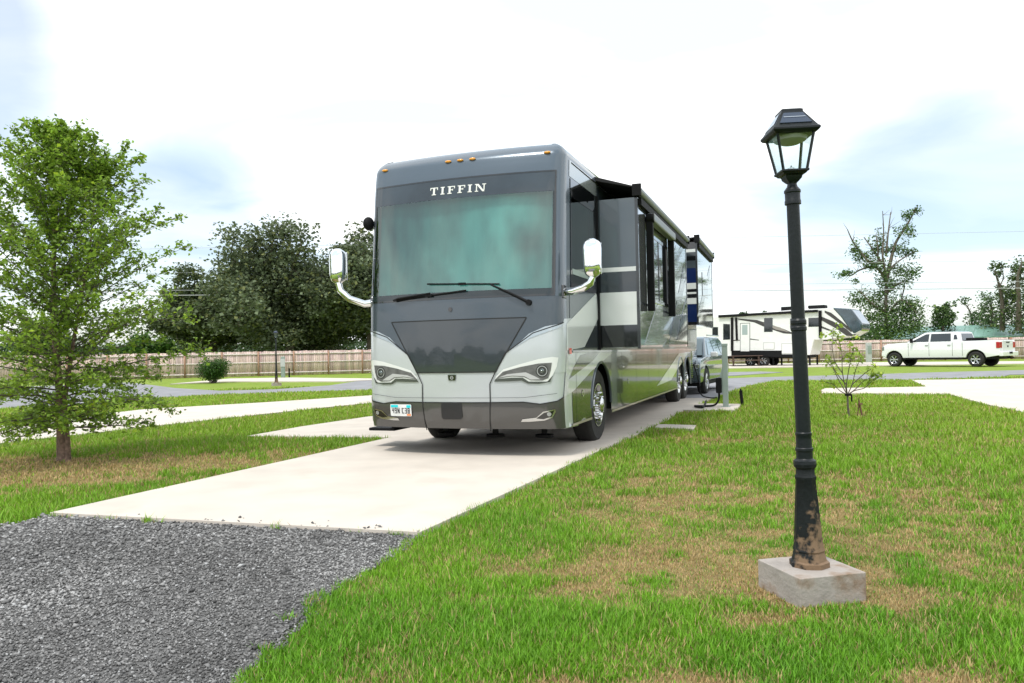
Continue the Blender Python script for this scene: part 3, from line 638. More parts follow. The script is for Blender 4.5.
# upper side above the window: silver panel, drip rail
t1 = 2.04
for sg in (1, -1):
    q = [rect(Sof(.52), Sof(t1), DWIN[3]+.05, 3.66), rect(Sof(.52), Sof(t1-.04), ZS, DWIN[2]-.06)]
    q = q if sg > 0 else [mirror(k) for k in q]
    skin('side_panel', q[:1], pr('side_light', (.42, .45, .46), .15, .35, 1.0), .004, bus); 
    skin('side_panel', q[1:], greyblue, .004, bus)
dg = BP((566, 324), (596, 293), (598, 318), (584, 347), (566, 350.5)); skin('side_stripe', [dg], white_l, .0075, bus)
dk = BP((585, 346), (598, 317.5), (599, 350.2), (580, 351)); skin('side_stripe', [dk], slate, .008, bus)
for p_a, p_b, r_a in (((1.305, .75, 3.64), (1.31, 2.6, 3.64), .012), ((-1.305, .75, 3.64), (-1.31, 2.6, 3.64), .012), ((1.25, 1.5, 3.78), (1.28, 3.2, 3.78), .02)):
    bm = bmesh.new(); tube(bm, [p_a, p_b], r_a, 6); obj('drip_rail', bm, black, bus)
# lower side paint
def side_cut(zlo, zhi, s0, s1):                # right lower band polygon following the arches
    p = [(s, z) for s, z in lr if z < ZS-.001 and s >= s0]
    return [(s0, max(ZB, zlo))]+[(s, z) for s, z in p if s <= s1]+[(s1, ZB) if s1 < SMAX else (SMAX, ZB), (s1, zhi), (s0, zhi)]
sp = side_cut(ZB, ZS-.012, Sof(.56), SMAX)
[skin('side_paint', [q_], side_p, .004, bus) for q_ in (sp, mirror(sp))]
wf = BP((563.5, 397), (573, 391), (590, 372), (612, 352.5), (603, 352.5), (583, 352.5), (566, 353)); skin('side_swoosh', [wf], silver, .0075, bus)
ds_ = BP((568.6, 379), (573, 367), (580, 355), (588, 352.5), (599, 352.5), (592, 361)); skin('side_swoosh', [ds_], slate, .0095, bus)
rs = BP((656.6, 386), (678.6, 353.5), (688.5, 352.5), (676, 371), (671, 380)); skin('side_swoosh', [rs], white_l, .0075, bus)
for t in (3.5, 4.7, 5.9, 7.1, 8.3, 9.55): skin('bay_seam', line([(Sof(t), ZB+.01), (Sof(t), ZS-.03)], .008), seam_m, .009, bus)
skin('bay_seam', line([(Sof(.75), ZB+.01), (Sof(.75), ZS-.03)], .008), seam_m, .009, bus)
skin('belt_trim', [rect(Sof(.6), SMAX, ZS-.02, ZS+.006), rect(-SMAX, -Sof(.6), ZS-.02, ZS+.006)], black, .014, bus)
skin('skirt_trim', [rect(Sof(.5), Sof(FW)-.6, ZB, ZB+.03), rect(Sof(FW)+.6, Sof(R1)-.575, ZB, ZB+.03)], pr('trim_tan', (.42, .36, .30), .3, .3, .5), .012, bus)
skin('side_marker', [rect(Sof(.42), Sof(.52), ZS-.035, ZS+.035)], redl, .02, bus)
for u, v in ((582.5, 393), (628, 381)):
    c_ = B(u, v); e_ = skin('bay_latch', [ring(c_, .045, .028)], alu, .012, bus)
# arch lips
for sx in (1.305, -1.305):
    for tc_, r in ((FW, .60), (R1, .575), (R2+.03, .575)):
        bm = bmesh.new(); tube(bm, [(sx, tc_-r*math.cos(a), max(ZB, WR+r*math.sin(a))) for a in np.linspace(0, PI, 25)], .022, 6); obj('arch_trim', bm, pr('arch_grey', (.10, .12, .14), .3, .4, .6), bus, smooth=50)
# slide-outs
def slide(t0, t1, out, z0, z1, front_cols, name_m):
    x0, x1 = 1.296, 1.3+out
    bm = bmesh.new(); box(bm, x0, x1, t0, t1, z0, z1); s = obj('slide_out', bm, name_m, bus, bevel=.012)
    for (a, b, m) in front_cols:
        bm = bmesh.new(); box(bm, x0+.03, x1-.03, t0-.004, t0+.01, a, b+(.022 if b > z1-.03 else 0)); obj('end_stripe', bm, m, s)
    bm = bmesh.new(); box(bm, x1-.035, x1+.006, t0-.007, t0+.05, z0, z1); box(bm, x1-.035, x1+.006, t1-.05, t1+.006, z0, z1); box(bm, x1-.02, x1+.006, t0+.05, t1-.05, z0, z0+.03); obj('edge_trim', bm, pr('slide_trim', (.05, .055, .06), .2, .5, .6), s)
    bm = bmesh.new(); box(bm, 1.301, 1.33, t0-.09, t0-.008, z0-.01, z1+.05); obj('wiper_seal', bm, mblack, s)
    # topper awning: case on the outer edge and fabric back to the roof
    bm = bmesh.new(); lathe(bm, [(.055, t0-.05), (.055, t1+.05)], 14, (x1+.02, 0, z1+.09), 'Y')
    case_ = obj('topper_case', bm, alu if False else pr('case_silver', (.20, .215, .22), .4, .1), s, smooth=40)
    for ya in (t0-.09, t1+.04):
        bm = bmesh.new(); box(bm, x1-.05, x1+.07, ya, ya+.05, z1+.01, z1+.17); obj('topper_end_cap', bm, mblack, s)
    bm = bmesh.new(); prism(bm, [(1.20, 3.76), (x1+.02, z1+.135), (x1+.02, z1+.12), (1.2, 3.70)], lambda a, b: (a, t0-.04, b), lambda a, b: (a, t1+.04, b)); obj('topper_fabric', bm, pr('awning_black', (.012, .012, .013), .8), s)
    bm = bmesh.new(); box(bm, x1+.004, x1+.05, t0+.06, t1-.06, z1-.1, z1-.005); obj('rail', bm, mblack, s)
    return s, x1
PF = (BX+EY[0]*t1, BY+EY[1]*t1)
def LZ(u, v, t=t1): return onplane(u, v, (BX+EY[0]*t, BY+EY[1]*t), EX)
zt1 = LZ(639, 197)[1]; z1a = LZ(620, 267)[1]; z1b = LZ(620, 271.5)[1]; z1c = LZ(620, 292)[1]; z1d = LZ(620, 325)[1]; print('slide1', LZ(640, 197), z1a, z1b, z1c, z1d, LZ(640, 348))
grey_s = pr('slide_grey', (.07, .09, .105), .12, .3, 1.0)
s1, x1 = slide(t1, 7.2, .58, ZS+.015, zt1, [(z1a, zt1-.02, grey_s), (z1b, z1a-.003, white_l), (z1c, z1b-.003, slate), (z1d, z1c-.003, white_l), (ZS+.04, z1d-.003, black)], mirror_p)
PS = (BX+EX[0]*x1, BY+EX[1]*x1)
def SZ(u, v): a = onplane(u, v, PS, EY); return a
def onside(name, polys, mat, parent, off=.006, xx=None):
    xx = xx or x1; bm = bmesh.new()
    for p in polys: prism(bm, p, lambda a, b: (xx+off, a, b), lambda a, b: (xx-.002, a, b))
    return obj(name, bm, mat, parent)
wq = [SZ(648.5, 229), SZ(664.5, 245), SZ(668.5, 289.5), SZ(646.8, 281)]; print('slide win', wq, 'case', SZ(644.5, 218.5), SZ(671.6, 243))
wa, wb = 2.85, 4.55; wz0, wz1 = 2.05, 2.98
win = onside('slide_window', [rect(wa, wb, wz0, wz1)], pr('dark_window', (.012, .014, .016), .03, 0, 1.0), s1, .010)
bm = bmesh.new()
for a, b, c, d in ((wa-.05, wb+.05, wz0-.05, wz0), (wa-.05, wb+.05, wz1, wz1+.05), (wa-.05, wa, wz0, wz1), (wb, wb+.05, wz0, wz1), ((wa+wb)/2-.02, (wa+wb)/2+.02, wz0, wz1)): box(bm, x1+.001, x1+.02, a, b, c, d)
obj('window_frame', bm, black, s1)
bm = bmesh.new(); box(bm, x1+.02, x1+.14, wa-.22, wb+.25, wz1+.16, wz1+.29); obj('window_awning', bm, MATS['case_silver'], s1, bevel=.03)
bm = bmesh.new()
bm.free()
for y in (wa-.18, wb+.2):
    bm = bmesh.new(); box(bm, x1+.008, x1+.11, y-.04, y+.04, wz0-.2, wz1+.28); lathe(bm, [(.07, x1+.02), (.07, x1+.13)], 12, (0, y, wz1+.22), 'X'); obj('awning_arm', bm, mblack, s1, bevel=.01)
onside('side_graphic', [[(2.1, 1.93), (6.7, 1.86), (6.7, 1.89), (2.1, 1.96)]], slate, s1, .0065)
onside('side_graphic', [[(4.6, 1.33), (5.4, 1.33), (6.75, 2.5), (6.75, 2.9)]], slate, s1, .006)
onside('side_graphic', [[(2.3, 1.33), (4.3, 1.33), (6.75, 3.0), (6.75, 3.2), (5.8, 3.2)]], MATS['side_light'], s1, .004)
onside('side_graphic', [[(4.75, 1.9), (5.5, 2.15), (6.2, 2.2), (7.1, 2.6), (7.1, 2.7), (6.2, 2.35), (5.3, 2.3)]], slate, s1, .007)
onside('side_graphic', [[(5.6, 1.45), (6.3, 1.62), (7.1, 2.1), (7.1, 2.3), (6.1, 1.8)]], black, s1, .0085)
onside('side_graphic', [[(5.0, 2.6), (5.6, 2.9), (6.1, 2.95), (6.7, 3.25), (6.7, 3.32), (5.9, 3.1), (5.3, 3.05)]], slate, s1, .0075)
onside('side_graphic', [[(3.9, 1.30), (6.76, 1.30), (6.76, 1.42), (4.3, 1.42)]], slate, s1, .008)
cols2 = []
z = 3.62
zT = LZ(693, 243, 9.18)[1]; zBm = LZ(693, 325, 9.18)[1]; print('slide2', zT, zBm)
for f0, f1, m in ((243, 249, black), (249, 252, white_l), (252, 256, slate), (256, 260.5, black), (260.5, 268, grey_s), (268, 283, blue_m), (283, 289, white_l), (289, 292, black), (292, 294, white_l), (294, 298, black), (298, 304, white_l), (304, 322, blue_m), (322, 325, black)):
    cols2.append((LZ(693, f1, 9.18)[1]+.002, LZ(693, f0, 9.18)[1], m))
s2, x2 = slide(9.18, 12.55, .58, zBm, zT, cols2, mirror_p)
onside('side_graphic', [[(8.9, 2.0), (9.6, 2.0), (12.0, 3.2), (12.0, 3.45)]], slate, s2, .006)
onside('slide_window', [rect(10.1, 11.3, 2.55, 3.1)], MATS['dark_window'], s2, .010)
# rear body side pieces, engine grille
gr_ = skin('radiator_grille', [rect(Sof(12.45), Sof(13.5), .5, ZS-.05)], black, .010, bus)
bm = bmesh.new()
for k in range(15): obox(bm, (1.32, 12.98, .54+k*.048), (.03, 1.0, .018), tilt=R(25))
obj('louvre', bm, chrome, gr_)
bm = bmesh.new()
for k in range(5): lathe(bm, [(.03, 0), (.02, .1), (0.001, .13)], 8, (.2+.25*k-.5, 11.0+.3*(k % 2), 3.95), 'Z')
obj('roof_vent', bm, alu, bus)
# wheels
def wheel(parent, x, y, r, w_, sx, name='wheel', rim=chrome, lugs=10):
    wt = bpy.data.objects.new(name, None); COL.objects.link(wt); wt.parent = parent; wt.location = (x, y, r)
    bm = bmesh.new(); lathe(bm, [(r*.56, -w_/2+.03), (r*.62, -w_/2), (r*.9, -w_/2), (r*.975, -w_/2+.03), (r, -w_/2+.06), (r, w_/2-.06), (r*.975, w_/2-.03), (r*.9, w_/2), (r*.62, w_/2), (r*.56, w_/2-.03)], 48, (0, 0, 0), 'X', cap=False)
    obj('tyre', bm, rubber, wt, smooth=35)
    o = sx*(w_/2); bm = bmesh.new()
    lathe(bm, [(r*.575, o), (r*.54, o-.0*sx), (r*.50, o-sx*.03), (r*.47, o-sx*.07), (r*.30, o-sx*.045), (r*.22, o-sx*.03), (r*.21, o+sx*.05), (r*.15, o+sx*.07), (.001, o+sx*.075)], 40, (0, 0, 0), 'X', cap=False)
    obj('rim', bm, rim, wt, smooth=30)
    bm = bmesh.new()
    for k in range(lugs):
        a = 2*PI*k/lugs; lathe(bm, [(.022, o-sx*.05), (.022, o+sx*.02), (.010, o+sx*.04)], 8, (0, r*.335*math.cos(a), r*.335*math.sin(a)), 'X')
    obj('lug_nuts', bm, rim, wt, smooth=30)
    bm = bmesh.new()
    for k in range(lugs):
        a = 2*PI*(k+.5)/lugs; lathe(bm, [(r*.055, o-sx*.049), (r*.055, o-sx*.056)], 10, (0, r*.41*math.cos(a), r*.41*math.sin(a)), 'X')
    obj('hand_hole', bm, mblack, wt)
    return wt
for sx in (1, -1):
    for y in (FW, R1, R2): wheel(bus, sx*1.12, y, WR, .28, sx, rim=pr('polished_rim', (.66, .66, .66), .16, 1.0))
for sx in (1, -1):
    bm = bmesh.new(); tube(bm, [(sx*.8, .5, ZB-.02), (sx*1.2, .62, ZB-.02), (sx*1.3, .8, ZB+.0)], .02, 8); obj('step_bar', bm, chrome, bus, smooth=40)
for x, y in ((.2, .8), (-.55, .9), (.85, .85)): bm = bmesh.new(); lathe(bm, [(.04, .24), (.04, .6)], 10, (x, y, 0)); lathe(bm, [(.12, .20), (.12, .235)], 12, (x, y, 0)); obj('levelling_jack', bm, mblack, bus)
bm = bmesh.new(); box(bm, -1.62, -1.22, .7, 1.3, .26, .30); box(bm, -1.3, -1.22, .75, 1.25, .26, .62); obj('entry_step', bm, mblack, bus, bevel=.01)
# ------------------------------------------------------------------ street lamps
iron = pr('cast_iron_black', (.006, .009, .011), .42, 0, 0, spec=.35, var=.3, vscale=6, bump=.15, bscale=60)
iron_d = pr('cast_iron_dirty', (.009, .011, .012), .6, 0, 0, spec=.25, var=.4, vscale=9, bump=.3, bscale=50, dirt=((.20, .13, .08), 22, .53))
_t = iron_d.node_tree; _mr = [n_ for n_ in _t.nodes if n_.type == 'MAP_RANGE' and abs(n_.inputs[2].default_value-n_.inputs[1].default_value-.15) < .01][0]
_src = _mr.inputs[0].links[0].from_socket; _tc = _t.nodes.new('ShaderNodeTexCoord'); _dp = _t.nodes.new('ShaderNodeVectorMath'); _dp.operation = 'DOT_PRODUCT'; _dp.inputs[1].default_value = (1.6, -.8, -.9)
_t.links.new(_tc.outputs['Object'], _dp.inputs[0]); _ad = _t.nodes.new('ShaderNodeMath'); _ad.operation = 'MULTIPLY_ADD'; _ad.inputs[1].default_value = 1.0; _t.links.new(_dp.outputs['Value'], _ad.inputs[0]); _t.links.new(_src, _ad.inputs[2])
_ad2 = _t.nodes.new('ShaderNodeMath'); _ad2.inputs[1].default_value = .36; _t.links.new(_ad.outputs[0], _ad2.inputs[0]); _t.links.new(_ad2.outputs[0], _mr.inputs[0])
foot_m = pr('footing_concrete', (.37, .33, .30), .9, var=.2, vscale=6, bump=.6, bscale=35, dirt=((.24, .17, .12), 6, .50))
def make_lamp(label, loc, rz, lean):
    t = thing('lamp_post', label, 'lamp post', loc, rz, 'solar lantern posts'); Lm = Matrix.Rotation(lean, 4, 'Y') if lean else Matrix.Identity(4)
    z0 = .14
    def fin(name, bm, mat, par=t, **k):
        slim = .80 if 'lantern' in name or name in ('glass_pane', 'solar_panel', 'busbar', 'lamp_reflector') else .90
        bmesh.ops.transform(bm, matrix=Matrix.Rotation(R(-16) if slim < .85 else 0, 4, 'Z') @ Matrix.Diagonal((slim, slim, 1, 1)), verts=bm.verts)
        bmesh.ops.transform(bm, matrix=Matrix.Rotation(-rz, 4, 'Z') @ Lm @ Matrix.Rotation(rz, 4, 'Z'), verts=bm.verts); return obj(name, bm, mat, par, **k)
    bm = bmesh.new(); box(bm, -.19, .19, -.19, .19, -.1, z0); obj('footing', bm, foot_m, t, bevel=.006)
    prof = [(.112, z0), (.112, .165), (.098, .172), (.09, .20), (.086, .215), (.090, .225), (.084, .24), (.078, .30), (.066, .46), (.056, .585), (.060, .592), (.060, .605), (.053, .615), (.052, .645), (.062, .655), (.064, .67), (.062, .688), (.050, .695), (.046, .70), (.046, .735), (.050, .74), (.050, .752), (.045, .757), (.0435, .80), (.0435, .815), (.046, .82), (.046, .832), (.042, .837), (.0405, 1.36), (.0405, 1.365), (.045, 1.37), (.045, 1.385), (.041, 1.39), (.041, 1.40), (.045, 1.405), (.045, 1.42), (.038, 1.43), (.036, 2.03)]
    bm = bmesh.new(); lathe(bm, prof[:16], 8, (0, 0, 0)); fin('post_base', bm, iron_d, smooth=30)
    bm = bmesh.new(); lathe(bm, prof[15:], 28); fin('post', bm, iron, smooth=30)
    bm = bmesh.new(); lathe(bm, [(.036, 2.03), (.046, 2.032), (.046, 2.05), (.043, 2.055), (.043, 2.09), (.047, 2.095), (.047, 2.105), (.03, 2.125), (.026, 2.14), (.03, 2.15)], 24); fin('collar', bm, iron, smooth=30)
    def sq(bm, levels, cap=True, hollow=False):
        rg = [[bm.verts.new((sx*h, sy*h, z)) for sx, sy in ((1, 1), (-1, 1), (-1, -1), (1, -1))] for h, z in levels]
        for a, b in zip(rg, rg[1:]):
            for k in range(4): bm.faces.new((a[k], a[(k+1) % 4], b[(k+1) % 4], b[k]))
        if cap: bm.faces.new(rg[0][::-1]); bm.faces.new(rg[-1])
    bm = bmesh.new(); sq(bm, [(.022, 2.14), (.035, 2.15), (.05, 2.165), (.055, 2.18), (.072, 2.185), (.078, 2.192), (.088, 2.196), (.088, 2.206)]); fin('lantern_base', bm, iron, bevel=.002)
    zb, zt = 2.206, 2.40; hb, ht = .076, .118; bm = bmesh.new()
    for sx, sy in ((1, 1), (-1, 1), (-1, -1), (1, -1)): tube(bm, [(sx*hb, sy*hb, zb), (sx*ht, sy*ht, zt)], .0095, 4)
    for a, b in (((-1, -1), (1, -1)), ((1, -1), (1, 1)), ((1, 1), (-1, 1)), ((-1, 1), (-1, -1))):
        tube(bm, [(a[0]*ht, a[1]*ht, zt-.006), (b[0]*ht, b[1]*ht, zt-.006)], .009, 4)
    fin('lantern_frame', bm, iron)
    for k in range(4):
        bm = bmesh.new(); M = Matrix.Rotation(k*PI/2, 4, 'Z'); v = [bm.verts.new(M @ Vector(p)) for p in ((-hb, -hb-.001, zb), (hb, -hb-.001, zb), (ht, -ht-.001, zt), (-ht, -ht-.001, zt))]; bm.faces.new(v); fin('glass_pane', bm, glass('lantern_glass', (.86, .92, .93), .05))
    bm = bmesh.new(); sq(bm, [(.120, 2.385), (.140, 2.392), (.150, 2.402), (.150, 2.412), (.138, 2.420), (.070, 2.508), (.070, 2.520), (.058, 2.526)]); fin('lantern_roof', bm, iron, bevel=.002)
    for k in range(4):
        M = Matrix.Rotation(k*PI/2, 4, 'Z'); bm = bmesh.new()
        P4 = [(-.102, -.1270, 2.434), (.102, -.1270, 2.434), (.062, -.0800, 2.495), (-.062, -.0800, 2.495)]
        v = [bm.verts.new(M @ (Vector(p)+Vector((0, -.004, .003)))) for p in P4]; v2 = [bm.verts.new(M @ Vector(p)) for p in P4]; bm.faces.new(v)
        for i in range(4): bm.faces.new((v[i], v[(i+1) % 4], v2[(i+1) % 4], v2[i]))
        sp_ = fin('solar_panel', bm, pr('solar_cell', (.02, .035, .07), .1, .2, 1.0))
        bm = bmesh.new(); v = [bm.verts.new(M @ Vector(p)) for p in ((-.07, -.1040, 2.466), (.07, -.1040, 2.466), (.07, -.1015, 2.4695), (-.07, -.1015, 2.4695))]
        for q in v: q.co += M @ Vector((0, -.006, .004))
        bm.faces.new(v); fin('busbar', bm, alu, sp_)
    bm = bmesh.new(); lathe(bm, [(.11, 2.386), (.10, 2.366), (.055, 2.350), (.001, 2.345)], 28); fin('lamp_reflector', bm, pr('reflector_cream', (.42, .38, .36), .6, 0), smooth=40)
    bm = bmesh.new(); lathe(bm, [(.02, 2.2065), (.02, 2.225), (.008, 2.228), (.001, 2.24)], 12); fin('bulb_stub', bm, alu, smooth=40)
    return t
LRZ = math.atan2(.07, .38); LAMP = (1.533, 4.04)
BLOCK = [(LAMP[0]+.2*sx*math.cos(LRZ)-.2*sy*math.sin(LRZ), LAMP[1]+.2*sx*math.sin(LRZ)+.2*sy*math.cos(LRZ)) for sx, sy in ((1, 1), (-1, 1), (-1, -1), (1, -1))]
lamp1 = make_lamp('tall black solar lantern post in the foreground on a square concrete block', (*LAMP, 0), LRZ+.06, R(-1.15))
def copy_tree(o, parent=None):
    c = o.copy(); COL.objects.link(c)
    if parent: c.parent = parent
    for ch in list(o.children): copy_tree(ch, c)
    return c
gx_, gy_ = G(276.5, 385.7); lamp2 = copy_tree(lamp1); lamp2.location = (gx_, gy_, 0); lamp2['label'] = 'small distant black lantern post on the far grass island beside the round shrub'; lamp2.rotation_euler = (0, R(1.2), .5)

# ------------------------------------------------------------------ wooden fences
wood = None
def wood_mat():
    m = bpy.data.materials.new('weathered_pickets'); m.use_nodes = True; t = m.node_tree; b = t.nodes['Principled BSDF']; b.inputs['Roughness'].default_value = .85
    a = t.nodes.new('ShaderNodeAttribute'); a.attribute_name = 'tint'
    c = t.nodes.new('ShaderNodeTexCoord'); mp = t.nodes.new('ShaderNodeMapping'); mp.inputs['Scale'].default_value = (14, 14, .9); t.links.new(c.outputs['Object'], mp.inputs[0])
    n = t.nodes.new('ShaderNodeTexNoise'); n.inputs['Scale'].default_value = 1.5; n.inputs['Detail'].default_value = 6; t.links.new(mp.outputs[0], n.inputs[0])
    mr = t.nodes.new('ShaderNodeMapRange'); mr.inputs[1].default_value = .3; mr.inputs[2].default_value = .7; mr.inputs[3].default_value = .7; mr.inputs[4].default_value = 1.2; t.links.new(n.outputs[0], mr.inputs[0])
    v = t.nodes.new('ShaderNodeVectorMath'); v.operation = 'SCALE'; t.links.new(a.outputs['Color'], v.inputs[0]); t.links.new(mr.outputs[0], v.inputs['Scale']); t.links.new(v.outputs[0], b.inputs['Base Color'])
    return m
wm = wood_mat()
def boxes_raw(B_):                             # arrays of boxes (cx,cy,cz,dx,dy,dz,rz) -> verts, faces
    B_ = np.array(B_, float); c = np.array([(-1, -1, -1), (1, -1, -1), (1, 1, -1), (-1, 1, -1), (-1, -1, 1), (1, -1, 1), (1, 1, 1), (-1, 1, 1)])*.5
    o = c[None]*B_[:, None, 3:6]; cs, sn = np.cos(B_[:, 6])[:, None], np.sin(B_[:, 6])[:, None]
    V = np.stack([o[..., 0]*cs-o[..., 1]*sn, o[..., 0]*sn+o[..., 1]*cs, o[..., 2]], -1)+B_[:, None, :3]
    f = np.array(((3, 2, 1, 0), (4, 5, 6, 7), (0, 1, 5, 4), (1, 2, 6, 5), (2, 3, 7, 6), (3, 0, 4, 7)))
    return V.reshape(-1, 3), (np.arange(len(B_))[:, None, None]*8+f[None]).reshape(-1, 4)
def fence(label, A, Bp, h=1.72, n_off=1):
    A = np.array(A); Bp = np.array(Bp); Ln = np.hypot(*(Bp-A)); e = (Bp-A)/Ln; rz = math.atan2(e[1], e[0])
    f = thing('wooden_fence', label, 'fence', (A[0], A[1], 0), rz, 'wooden privacy fences')
    n = int(Ln/.143); r = np.random.default_rng(int(Ln*7)); bl = [(i*.143+.07, .03, h/2+.02+.012*r.normal(), .138, .018, h, 0) for i in range(n)]
    V, F = boxes_raw(bl); tn = np.array([.58, .44, .395])*(.72+.5*r.random((n, 1)))*np.array([1, 1, 1])+r.normal(0, .012, (n, 3))
    raw('pickets', V, F, wm, f, tint=np.repeat(np.clip(tn, .05, .8), 8, 0))
    bl = [(Ln/2, 0, z, Ln, .04, .09, 0) for z in (.22, .95, 1.55)]; V, F = boxes_raw(bl); raw('rails', V, F, wm, f, tint=np.tile([.64, .56, .52], (len(V), 1)))
    k = max(int(Ln/2.35), 1); k = min(k, 95)
    for i in range(k+1):
        V, F = boxes_raw([(i*Ln/k, -.03, (h+.02)/2, .1, .09, h+.02, 0)]); raw('post', V, F, wm, f, tint=np.tile([.38, .22, .15], (8, 1)))
    return f
def far(u, d): return (d*(u-512)/FPX, d)
fence('long grey-brown picket fence behind the far grass island on the left of the motorhome', far(-60, 49), far(520, 59.5))
fence('grey-brown picket fence running behind the fifth-wheel trailer and the white pickup', far(640, 66), far(1010, 61.5))
fence('grey-brown picket fence with a tall brown post at the right edge behind the pickup tailgate', far(1011.5, 61.4), far(1320, 52))
# ------------------------------------------------------------------ wheels / vehicles
def cwheel(parent, x, y, r, w_, sx, rim):
    wt = bpy.data.objects.new('wheel', None); COL.objects.link(wt); wt.parent = parent; wt.location = (x, y, r)
    bm = bmesh.new(); lathe(bm, [(r*.6, -w_/2), (r*.9, -w_/2), (r, -w_/2+.04), (r, w_/2-.04), (r*.9, w_/2), (r*.6, w_/2)], 32, (0, 0, 0), 'X', cap=False); obj('tyre', bm, rubber, wt, smooth=35)
    o = sx*w_/2; bm = bmesh.new(); lathe(bm, [(r*.62, o), (r*.56, o-sx*.02), (r*.54, o-sx*.09)], 32, (0, 0, 0), 'X', cap=False); lathe(bm, [(r*.16, o-sx*.06), (r*.14, o-sx*.015), (.001, o-sx*.012)], 16, (0, 0, 0), 'X')
    for k in range(6):
        a = 2*PI*k/6
        for da in (-.13, .13): tube(bm, [(o-sx*.045, r*.12*math.cos(a), r*.12*math.sin(a)), (o-sx*.03, r*.57*math.cos(a+da), r*.57*math.sin(a+da))], r*.055, 6)
    obj('rim', bm, rim, wt, smooth=35)
    bm = bmesh.new(); lathe(bm, [(r*.55, o-sx*.1), (.001, o-sx*.1)], 24, (0, 0, 0), 'X', cap=False); obj('brake', bm, mblack, wt)
def arc_cut(pts, yc, zc, r, zb): # under-profile arc from low y to high y
    return [(yc+r*math.cos(a), max(zb, zc+r*math.sin(a))) for a in np.linspace(PI, 0, 13)]
rimal = pr('wheel_alloy', (.55, .56, .57), .25, .9)
tint_g = pr('tinted_glass', (.012, .016, .018), .04, 0, 1.0)
# pickup
pw = pr('pickup_white', (.80, .80, .82), .2, 0, .9)
e = (.588, -.809); Pk = far(881.5, 47.0); rz = math.atan2(-e[0], e[1])
t = thing('pickup_truck', 'white crew-cab long-bed pickup truck parked on the far grass in front of the fence', 'pickup truck', (Pk[0], Pk[1], 0), rz)
def PZ(u, v): return onplane(u, v, Pk, e)
print('pickup', [tuple(round(c, 2) for c in PZ(*p)) for p in ((881.5, 350), (894.1, 360), (975.6, 360), (999, 350), (906, 342), (919, 332.5), (957, 332), (960, 340), (882, 358.5))])
LT = PZ(999.5, 350)[0]; yf = PZ(894.1, 360)[0]; yr = PZ(975.6, 360)[0]; k = LT/6.6; W2 = 2.02
def cabin(name, mat, parent, low, top, x0, x1, inset):       # low/top: (y0,y1) at z
    pass
bl = .52
low = [(.04, .62), (.0, .8), (.03, 1.12), (.14, 1.28), (.35, 1.36), (yf+.55, 1.42), (yf+.62, 1.42), (LT-.02, 1.46), (LT, 1.40), (LT, .62), (LT-.08, .60)]
prof = [(.06, bl)]+arc_cut(None, yf, .44, .52, bl)+arc_cut(None, yr, .44, .52, bl)+[(LT-.08, bl+.1)]+low[::-1][1:]
def ext(name, prof, x0, x1, mat, parent, bevel=0, fx=None):
    bm = bmesh.new(); fx = fx or (lambda z: 0); prism(bm, prof, lambda a, b: (x0+fx(b), a, b), lambda a, b: (x1-fx(b), a, b)); bmesh.ops.dissolve_limit(bm, angle_limit=.01, verts=bm.verts, edges=bm.edges)
    return obj(name, bm, mat, parent, bevel=bevel)
body = ext('body', prof, -W2, 0, pw, t, .035, lambda z: .05*max(0, (z-1.1)/.4)+.03*max(0, (.8-z)/.3))
ty = lambda z: .06+.2*max(0, (z-1.42)/.55)
c0, c1, c2, c3 = PZ(905.5, 342)[0], PZ(919, 333)[0], PZ(955, 332.5)[0], PZ(960.5, 341)[0]
cab = ext('cab', [(c0, 1.40), (c1+.1, 1.93), (c1+.35, 1.99), (c2, 1.99), (c3-.12, 1.93), (c3, 1.40)], -W2, 0, pw, t, .05, ty)
def cwin(poly, name='side_window', par=cab, mat=tint_g):
    for s in (0, 1):
        bm = bmesh.new()
        f = (lambda a, b: (-ty(b)+.008, a, b)) if s == 0 else (lambda a, b: (-W2+ty(b)-.008, a, b)); g = (lambda a, b: (-ty(b)-.02, a, b)) if s == 0 else (lambda a, b: (-W2+ty(b)+.02, a, b))
        prism(bm, poly, f, g); obj(name, bm, mat, par)
dv_ = (c0+c3)/2
cwin([(c0+.28, 1.45), (c1+.28, 1.88), (dv_-.25, 1.9), (dv_-.25, 1.45)]); cwin([(dv_-.15, 1.45), (dv_-.15, 1.9), (c3-.62, 1.9), (c3-.55, 1.45)])
cwin([(c3-.42, 1.55), (c3-.42, 1.82), (c3-.30, 1.82), (c3-.2, 1.55)])
bm = bmesh.new(); v = [bm.verts.new(p) for p in ((-.18, c0+.05, 1.45), (-W2+.18, c0+.05, 1.45), (-W2+.3, c1+.12, 1.92), (-.3, c1+.12, 1.92))]; [setattr(q, 'co', q.co+Vector((0, -.05, .03))) for q in v]; bm.faces.new(v); obj('windscreen', bm, tint_g, cab)
bm = bmesh.new(); v = [bm.verts.new(p) for p in ((-.3, c3+.01, 1.5), (-W2+.3, c3+.01, 1.5), (-W2+.36, c3-.10, 1.88), (-.36, c3-.10, 1.88))]; bm.faces.new(v); obj('rear_window', bm, tint_g, cab)
bm = bmesh.new(); box(bm, -W2+.14, -.14, c3+.08, LT-.10, 1.40, 1.475); obj('bed_liner', bm, mblack, t)
bm = bmesh.new(); box(bm, -.35, -.2, c3+.2, c3+1.1, 1.45, 1.62); box(bm, -W2+.3, -.3, c3+.15, c3+.7, 1.42, 1.60); obj('bed_cargo', bm, mblack, t, bevel=.02)
bm = bmesh.new(); box(bm, .0, .22, c0+.35, c0+.45, 1.40, 1.66); obj('door_mirror', bm, mblack, t, bevel=.02)
